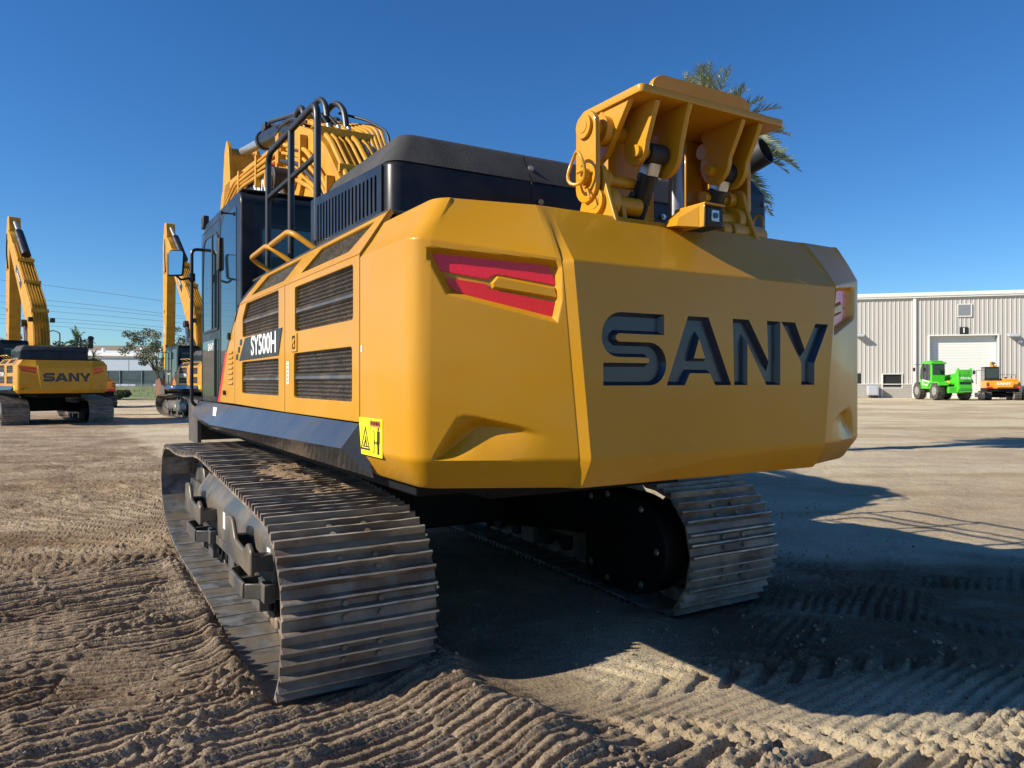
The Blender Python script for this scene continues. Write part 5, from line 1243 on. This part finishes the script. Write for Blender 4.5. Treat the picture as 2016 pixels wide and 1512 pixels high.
# ================================================================== machines
ex = empty('excavator', (ROOT[0], ROOT[1], 0), YAW)
tag(ex, 'large yellow excavator filling the foreground, seen from behind its counterweight', 'excavator', 'yellow crawler excavators')
make_counterweight(ex); make_side(ex); make_hood(ex); make_cab(ex); make_rail(ex); make_bracket(ex); make_boom(ex); make_undercarriage(ex)
make_track(ex, 0.0, 1); make_track(ex, 2.68, -1)
soil_on_track(ex, .16, .35, 2.9)
SKIP = {'exhaust_pipe', 'lifting_frame', 'boom', 'arm', 'handrail', 'caked_soil', 'exhaust_housing', 'tiny_label', 'bolt', 'small_label', 'label_marks', 'side_guard'}
idx = child_index()
def long_reach(root, name_seed, seen_bucket):
    """tall folded boom: main boom leaning up and forward, stick hanging straight down"""
    def quad(y0, z0, y1, z1, w0, w1):
        d = Vector((y1 - y0, z1 - z0)).normalized(); n = Vector((-d.y, d.x))
        return [(y0 - n.x * w0, z0 - n.y * w0), (y1 - n.x * w1, z1 - n.y * w1), (y1 + n.x * w1, z1 + n.y * w1), (y0 + n.x * w0, z0 + n.y * w0)]
    Y = M['yellow_dull']; n0 = set(bpy.data.objects.keys())
    pr = [(2.9, 1.9), (3.6, 1.9), (4.55, 4.4), (8.0, 8.4), (8.5, 8.95), (8.2, 9.1), (7.6, 8.75), (3.75, 5.1), (3.3, 4.2)]
    o = MB().prism(round_poly(pr, .12), 0, 1.30, 1.86).build('boom', Y, root, bevel=.02)
    for i in range(6):
        x = 1.34 + i * .095
        MB().tube([(x, 2.95, 2.4), (x, 3.18, 4.2), (x, 3.68, 5.18), (x, 7.0, 8.25)], .028, n=6, round_=.4).build('hydraulic_pipe', Y, o)
    for y, z in ((3.05, 3.2), (3.5, 4.8), (4.8, 6.2), (6.0, 7.35)): MB().box(1.28, 1.88, y - .06, y + .06, z - .06, z + .10).build('pipe_clamp', Y, o)
    c = MB().cyl((1.58, 5.9, 7.6), (1.58, 7.4, 8.9), .17, n=16).build('arm_cylinder', M['black'], o)
    MB().cyl((1.58, 7.4, 8.9), (1.58, 8.35, 9.65), .08, n=12).build('piston_rod', M['steel'], c)
    for x in (1.22, 1.94):
        l = MB().cyl((x, 4.4, 4.3), (x, 4.2, 3.4), .07, n=12).build('lift_rod', M['steel'], o); MB().cyl((x - .1, 4.42, 4.3), (x + .1, 4.42, 4.3), .17, n=16).build('lift_cylinder_head', M['blackdull'], o)
    MB().box(1.13, 1.29, 3.1, 3.3, 4.3, 4.5).build('work_lamp', M['blackdull'], o, bevel=.02); MB().box(1.87, 2.02, 3.1, 3.3, 4.3, 4.5).build('work_lamp', M['blackdull'], o, bevel=.02)
    pobj('boom_decal', [[(5.4, 5.9), (6.4, 6.9), (6.25, 7.15), (5.25, 6.2)]], .01, 0, SIDEM(1.295), M['black'], o)
    MB().mesh(text_mesh('SANY', .26, .006, 1.2, .005), MX((1.286, 5.83, 6.53), (0, -.7, -.714), (0, -.714, .7))).build('boom_lettering', M['white'], o, smooth=0)
    st = [(8.0, 8.5), (8.2, 9.75), (8.5, 9.8), (8.8, 8.7), (8.75, 2.2), (8.35, 2.2), (8.15, 4.5)]
    a = MB().prism(round_poly(st, .08), 0, 1.36, 1.80).build('arm', Y, root, bevel=.02)
    MB().tube([(1.30, 8.2, 8.9), (1.26, 8.1, 8.0), (1.33, 8.25, 7.2)], .03, n=6, round_=.3).build('rubber_hose', M['hose'], a)
    for z in (7.2, 5.2, 4.0): MB().box(1.33, 1.36, 8.5, 8.56, z - .08, z + .08).build('pipe_clamp', Y, a)
    MB().box(1.352, 1.358, 8.45, 8.50, 3.9, 4.5).build('warning_label', M['white'], a)
    if seen_bucket:
        bu = MB(); q = arc(8.15, .95, .75, .80, -70, -190, 8)
        th = [(8.0, 1.75), (7.35, 1.1)] + [(8.15 + .75 * math.cos(R(a_)), .95 + .80 * math.sin(R(a_))) for a_ in range(190, 300, 12)]
        for x in (.98, 2.14): bu.prism(th + [(8.6, .35), (8.75, 1.6)], 0, x, x + .04)
        n = len(th); bu.add([(1.0, p[0], p[1]) for p in th] + [(2.16, p[0], p[1]) for p in th], [(i, i + 1, n + i + 1, n + i) for i in range(n - 1)])
        b_ = bu.build('bucket', M['rust'], root); m = MB()
        for k in range(5): m.prism([(8.3, .22), (8.95, .12), (8.35, .12)], 0, 1.02 + k * .255, 1.12 + k * .255)
        m.build('tooth', M['rust'], b_)
        MB().prism([(8.45, 2.5), (8.62, 2.4), (8.35, 1.5), (8.15, 1.6)], 0, 1.40, 1.76).build('bucket_link', M['blackdull'], root)
    if BX:
        for nm_ in set(bpy.data.objects.keys()) - n0:
            o_ = bpy.data.objects[nm_]
            if o_.parent == root: o_.location.x = BX; o_.scale.z = .93
def clone(loc, yaw, scale, label):
    c = copy_tree(ex, idx, None, SKIP); c.location = loc; c.rotation_euler = (0, 0, yaw); c.scale = scale; c['label'] = label
    return c
far1 = clone((-18.35, 27.0, 0), R(44), (1.06, 1.0, 1.0), 'leftmost yellow excavator with a tall raised boom, its lettered counterweight facing the yard')
BX = .25
long_reach(far1, 1, False)
BX = 0
far2 = clone((-13.6, 31.6, 0), R(40), (1.0, 1.0, 1.0), 'yellow excavator half hidden behind the side mirror, rusty bucket resting on the ground')
long_reach(far2, 2, True)
MB().pipe((2.72, -.05, 2.85), (2.72, -.05, 3.25), .09, .075).cyl((2.72, -.05, 3.2), (2.72, -.12, 3.26), .10, n=16).build('exhaust_pipe', M['blackdull'], far1)
for x in (2.3, 2.42): MB().tube([(x, .1, 2.9), (x, .1, 3.25), (x, -.02, 3.28), (x, -.02, 2.9)], .02, n=6, round_=.05).build('grab_handle', M['rail'], far1)
MB().tube([(2.1, 1.6, 2.4), (2.1, 1.6, 3.5), (1.95, 1.9, 3.6), (1.95, 3, 3.6)], .022, n=6, round_=.1).build('handrail', M['rail'], far1)

def small_excavator(loc, yaw, label, scale=1.0, lettered=True):
    t = empty('excavator', loc, yaw); t.scale = (scale,) * 3; tag(t, label, 'excavator', 'yellow crawler excavators')
    O = M['orange']
    b = MB().prism(round_poly([(-1.22, 0), (1.22, 0), (1.24, .25), (1.18, .62), (-1.18, .62), (-1.24, .25)], .08), 1, -1.9, -1.15)
    for v in range(len(b.v)): x, y, z = b.v[v]; b.v[v] = (x, y + (.25 * abs(x / 1.22) ** 3), z + .98)
    cw = b.build('counterweight', O, t, bevel=.04)
    MB().box(-1.2, 1.2, -1.15, 1.2, 1.0, 1.62).build('body', M['orange'], t, bevel=.03)
    MB().prism([(-.78, 1.60), (.78, 1.60), (.62, 1.08), (-.62, 1.08)], 1, -1.96, -1.90).build('rear_panel', O, cw, bevel=.02)
    if lettered: MB().mesh(text_mesh('SANY', .27, .01, 1.5, .01), MX((0, -1.975, 1.37), (1, 0, 0), (0, 0, 1))).build('lettering', M['white'], cw, smooth=0)
    for sx_ in (-1, 1):
        MB().box(*sorted((sx_ * .74, sx_ * 1.19)), -1.70, -1.60, .99, 1.12).build('red_reflector', M['red'], cw, bevel=.01)
        for k in range(3): MB().box(*sorted((sx_ * 1.02, sx_ * 1.20)), -1.72, -1.55, 1.22 + .1 * k, 1.26 + .1 * k).build('side_slot', M['ink'], cw)
    MB().box(-1.15, 1.15, -1.6, 1.4, .72, .98).cyl((0, 0, .5), (0, 0, .75), .55, n=24).box(-.8, .8, -.8, .8, .3, .6).build('swing_frame', M['under'], t, bevel=.02)
    c = MB(); c0, c1 = -1.18, -.12
    for x in (c0, c1 - .08):
        for y in (-.75, .85): c.box(x, x + .08, y, y + .08, 1.6, 2.72)
    c.box(c0, c1, -.75, .93, 2.66, 2.80).box(c0, c1, -.75, .93, 1.55, 1.68).box(c0, c1, -.75, -.70, 1.68, 1.86).box(-.62, -.30, -.3, .1, 1.68, 2.45)
    cb = c.build('cab', M['black'], t, bevel=.015)
    MB().box(c0 + .08, c1 - .08, -.74, -.73, 1.86, 2.66).box(c0 + .01, c0 + .02, -.67, .85, 1.68, 2.66).box(c0 + .08, c1 - .08, .86, .87, 1.68, 2.66).build('window', M['glass'], cb)
    MB().tube([(c0, .9, 2.5), (c0 - .35, .95, 2.5), (c0 - .35, .95, 1.3)], .02, n=6, round_=.05).box(c0 - .62, c0 - .42, .90, .94, 2.18, 2.52).build('mirror', M['blackdull'], cb)
    MB().box(.1, 1.15, -1.1, .6, 1.62, 1.80).build('engine_cover', M['orange'], t, bevel=.04)
    MB().tube([(.0, -.4, 1.8), (.0, -.4, 2.12), (1.1, -.4, 2.12), (1.1, -.4, 1.8)], .018, n=6, round_=.04).build('handrail', M['rail'], t)
    MB().cyl((.75, -.7, 1.8), (.75, -.7, 1.98), .05, n=10).cyl((.35, -.6, 1.8), (.35, -.6, 1.93), .09, n=12).build('exhaust', M['blackdull'], t)
    bo = MB().prism([(.6, 1.5), (.95, 1.5), (2.2, 3.0), (3.4, 3.02), (3.45, 2.75), (2.3, 2.6), (1.2, 1.4)], 0, -.12, .22).build('boom', M['yellow_dull'], t, bevel=.02)
    MB().cyl((.05, 2.2, 3.15), (.05, 3.2, 3.25), .07, n=12).cyl((-.1, 1.9, 2.9), (-.1, 2.4, 3.15), .03, n=8).build('arm_cylinder', M['hose'], bo)
    MB().prism([(3.2, 3.3), (3.5, 3.3), (3.65, 1.2), (3.4, 1.2)], 0, -.10, .20).build('arm', M['yellow_dull'], t, bevel=.02)
    prof = round_poly([(-1.75, .32), (-1.5, .02), (1.5, .02), (1.85, .32), (1.6, .68), (-1.5, .68)], .16, 5)
    for x in (-1.30, .80):
        tk = MB().prism(offs_poly(prof, .05), 0, x + .02, x + .48).build('crawler_track', M['shoe'], t)
        m = MB(); L = [Vector(p) for p in prof]; per = []; n = len(L)
        tot = sum((L[(i + 1) % n] - L[i]).length for i in range(n)); N = 40; acc = 0; i = 0; d = 0
        for k in range(N):
            target = tot * k / N
            while d + (L[(i + 1) % n] - L[i % n]).length < target: d += (L[(i + 1) % n] - L[i % n]).length; i += 1
            e = (L[(i + 1) % n] - L[i % n]); p = L[i % n] + e.normalized() * (target - d); u = e.normalized(); q = Vector((-u.y, u.x)) * .045
            m.prism([tuple(p - u * .075 - q), tuple(p + u * .075 - q), tuple(p + u * .075), tuple(p - u * .075)], 0, x, x + .50)
        m.build('track_shoe', M['rubber'], tk, smooth=0)['kind'] = 'stuff'
        m = MB()
        for y in (-1.05, -.6, -.15, .3, .75, 1.2): m.cyl((x - .005, y, .17), (x + .02, y, .17), .10, n=14)
        m.cyl((x - .01, -1.42, .35), (x + .03, -1.42, .35), .22, n=18).cyl((x - .01, 1.48, .35), (x + .03, 1.48, .35), .22, n=18).build('roller', M['galv'], tk)['kind'] = 'stuff'
    MB().box(-1.5, 1.5, 1.9, 1.96, .15, .55).build('dozer_blade', M['frame'], t)
    return t
p = at(1967, 64); small_excavator((p.x, p.y, 0), -R(23), 'small orange yellow excavator in front of the white roll-up door')
p = at(172, 46); small_excavator((p.x, p.y, 0), R(40), 'yellow machine peeking out behind the right side of the leftmost excavator', 1.0, False)

def telehandler(loc, yaw):
    t = empty('telehandler', loc, yaw); t.scale = (1.1, 1.1, 1.08); tag(t, 'bright green telehandler parked before the white roll-up door', 'telehandler'); G = M['green']
    MB().box(-.55, .55, -2.2, 2.2, .55, 1.05).build('chassis', G, t, bevel=.03)
    rb = MB().prism([(.70, .62), (1.05, .95), (1.30, 1.0), (1.42, 1.95), (1.05, 1.95), (.2, 1.55), (-.2, 1.6), (-.6, 1.5), (-.9, 1.2), (-.9, .62)], 1, -1.1, 1.7)
    rb = MB().prism([(-2.45, .62), (-2.35, 1.95), (-1.75, 1.95), (-.9, 1.35), (.2, 1.2), (.2, .62)], 0, .02, 1.02).build('engine_body', G, t, bevel=.04)
    MB().box(.10, .95, -2.475, -2.43, .90, 1.20).build('rear_grille', G, rb, bevel=.01)
    MB().box(.12, .92, -2.47, -2.42, 1.22, 1.42).build('radiator_grille', M['blackdull'], rb); MB().box(.02, 1.02, -2.44, -2.40, .66, .80).build('bumper', M['blackdull'], rb)
    MB().cyl((.1, -1.9, 1.9), (.1, -1.5, 1.62), .06, n=10).tube([(.2, -1.7, 1.9), (.22, -1.2, 1.75), (.25, -.6, 1.68)], .03, n=6).build('hydraulic_hose', M['hose'], rb)
    tw = MB().prism([(-2.42, 1.9), (-2.36, 2.42), (-2.22, 2.46), (-1.8, 1.9)], 0, .02, .14).prism([(-2.42, 1.9), (-2.36, 2.42), (-2.22, 2.46), (-1.8, 1.9)], 0, .92, 1.04).box(.14, .92, -2.38, -2.3, 1.85, 2.34).build('boom_tower', G, t, bevel=.02)
    MB().box(.30, .78, -2.40, -2.379, 1.95, 2.28).build('tower_cover', M['green'], tw, bevel=.01)
    MB().mesh(text_mesh('Merlo', .26, .01, 1.2, .004), MX((.53, -2.49, 1.70), (1, 0, 0), (0, 0, 1))).build('lettering', M['white'], rb, smooth=0)
    MB().prism([(-2.3, 1.6), (-2.2, 2.15), (2.2, 1.75), (2.2, 1.4)], 0, .32, .75).build('boom', G, t, bevel=.03)
    c = MB(); a0, a1 = -1.15, -.12
    c.prism([(-.75, .85), (-.82, 1.85), (-.75, 2.85), (-.6, 3.0), (.7, 3.0), (1.0, 2.6), (1.1, 1.7), (.95, .85)], 0, a0, a1)
    cb = c.build('cab', G, t, bevel=.05)
    MB().box(a0 + .10, a1 - .05, -.835, -.80, 1.95, 2.78).build('rear_window', M['glass'], cb, bevel=.02)
    MB().mesh(plate([round_poly([(-.62, 1.55), (-.62, 2.80), (.62, 2.85), (.92, 2.45), (.98, 1.7), (.7, 1.5)], .06)], .02), SIDEM(a0 - .008)).build('side_window', M['glass'], cb, smooth=0)
    MB().mesh(plate([round_poly([(-.5, 1.10), (-.5, 1.45), (.6, 1.62), (.6, 1.20)], .05), round_poly([(-.42, 1.17), (-.42, 1.38), (.5, 1.52), (.5, 1.26)], .05)], .03), SIDEM(a0 - .02)).build('door_trim', M['white'], cb, smooth=0)
    MB().box(a0 + .1, a1 - .1, -.6, .6, 3.0, 3.07).box(a0 - .04, a1 + .06, -.86, -.72, 2.80, 2.94).build('roof_hatch', G, cb, bevel=.02)
    MB().tube([(a0, .9, 2.8), (a0 - .4, 1.1, 2.78)], .02, n=6).box(a0 - .5, a0 - .34, 1.08, 1.12, 2.25, 2.55).build('mirror', M['blackdull'], cb)
    MB().prism([(-2.1, 1.15), (-1.95, 1.42), (-.6, 1.42), (-.2, 1.0), (-.35, 1.0), (-.7, 1.32), (-1.85, 1.32), (-1.98, 1.12)], 0, -1.22, -.5).box(-.5, .04, -1.9, -.6, 1.2, 1.32).build('mudguard', G, t, bevel=.01)
    MB().prism([(-2.1, 1.35), (-1.95, 1.62), (-.9, 1.62), (-.6, 1.2), (-.8, 1.2), (-1.1, 1.5), (-1.85, 1.5), (-1.98, 1.32)], 0, 1.03, 1.28).build('mudguard', M['blackdull'], t, bevel=.01)
    MB().box(-.55, -.35, -1.97, -1.9, 1.25, 1.5).build('side_lamp', M['stickery'], t, bevel=.02)
    for sx_ in (-1, 1):
        for y in (-1.35, 1.45):
            x = sx_ * .98; w_ = MB().cyl((x - .24, y, .70), (x + .24, y, .70), .61, n=32); m = MB()
            for k in range(20):
                for sd in (-1, 1):
                    a = 2 * math.pi * (k + (.5 if sd > 0 else 0)) / 20; a2 = a + .17
                    P = []
                    for r in (.59, .70):
                        for (xx, an) in ((x + sd * .235, a), (x + sd * .235, a + .10), (x - sd * .02, a2 + .10), (x - sd * .02, a2)): P.append((xx, y + r * math.cos(an), .70 + r * math.sin(an)))
                    m.hexa(P)
            wh_ = empty('wheel', (0, 0, 0), 0, t)
            w_.v += []; w_.f += []; o_ = len(w_.v); w_.v += m.v; w_.f += [tuple(i + o_ for i in f_) for f_ in m.f]
            w_.build('tyre', M['rubber'], wh_, smooth=30)
            MB().cyl((x - sx_ * .0, y, .70), (x + sx_ * .245, y, .70), .34, n=24).cyl((x, y, .70), (x + sx_ * .27, y, .70), .12, n=16).build('rim', M['galv'], wh_, bevel=.01)
p = at(1854, 64); telehandler((p.x, p.y, 0), -R(4))
# black loader bucket standing at the right edge
p = at(2040, 62); bk = empty('loader_bucket', (p.x, p.y, 0), -R(20)); tag(bk, 'black steel bucket standing beside the small excavator at the right edge', 'bucket')
th = [(-.9, 1.75), (-.95, .3), (-.7, .02), (.6, .02)]
m = MB(); n = 4; m.add([(-.95, q[0], q[1]) for q in th] + [(.95, q[0], q[1]) for q in th], [(i, i + 1, n + i + 1, n + i) for i in range(3)])
m.prism(th, 0, -.98, -.94).prism(th, 0, .94, .98).build('shell', M['blackdull'], bk); MB().box(-.98, .98, -.98, -.90, 1.68, 1.80).build('top_edge', M['frame'], bk, bevel=.02)
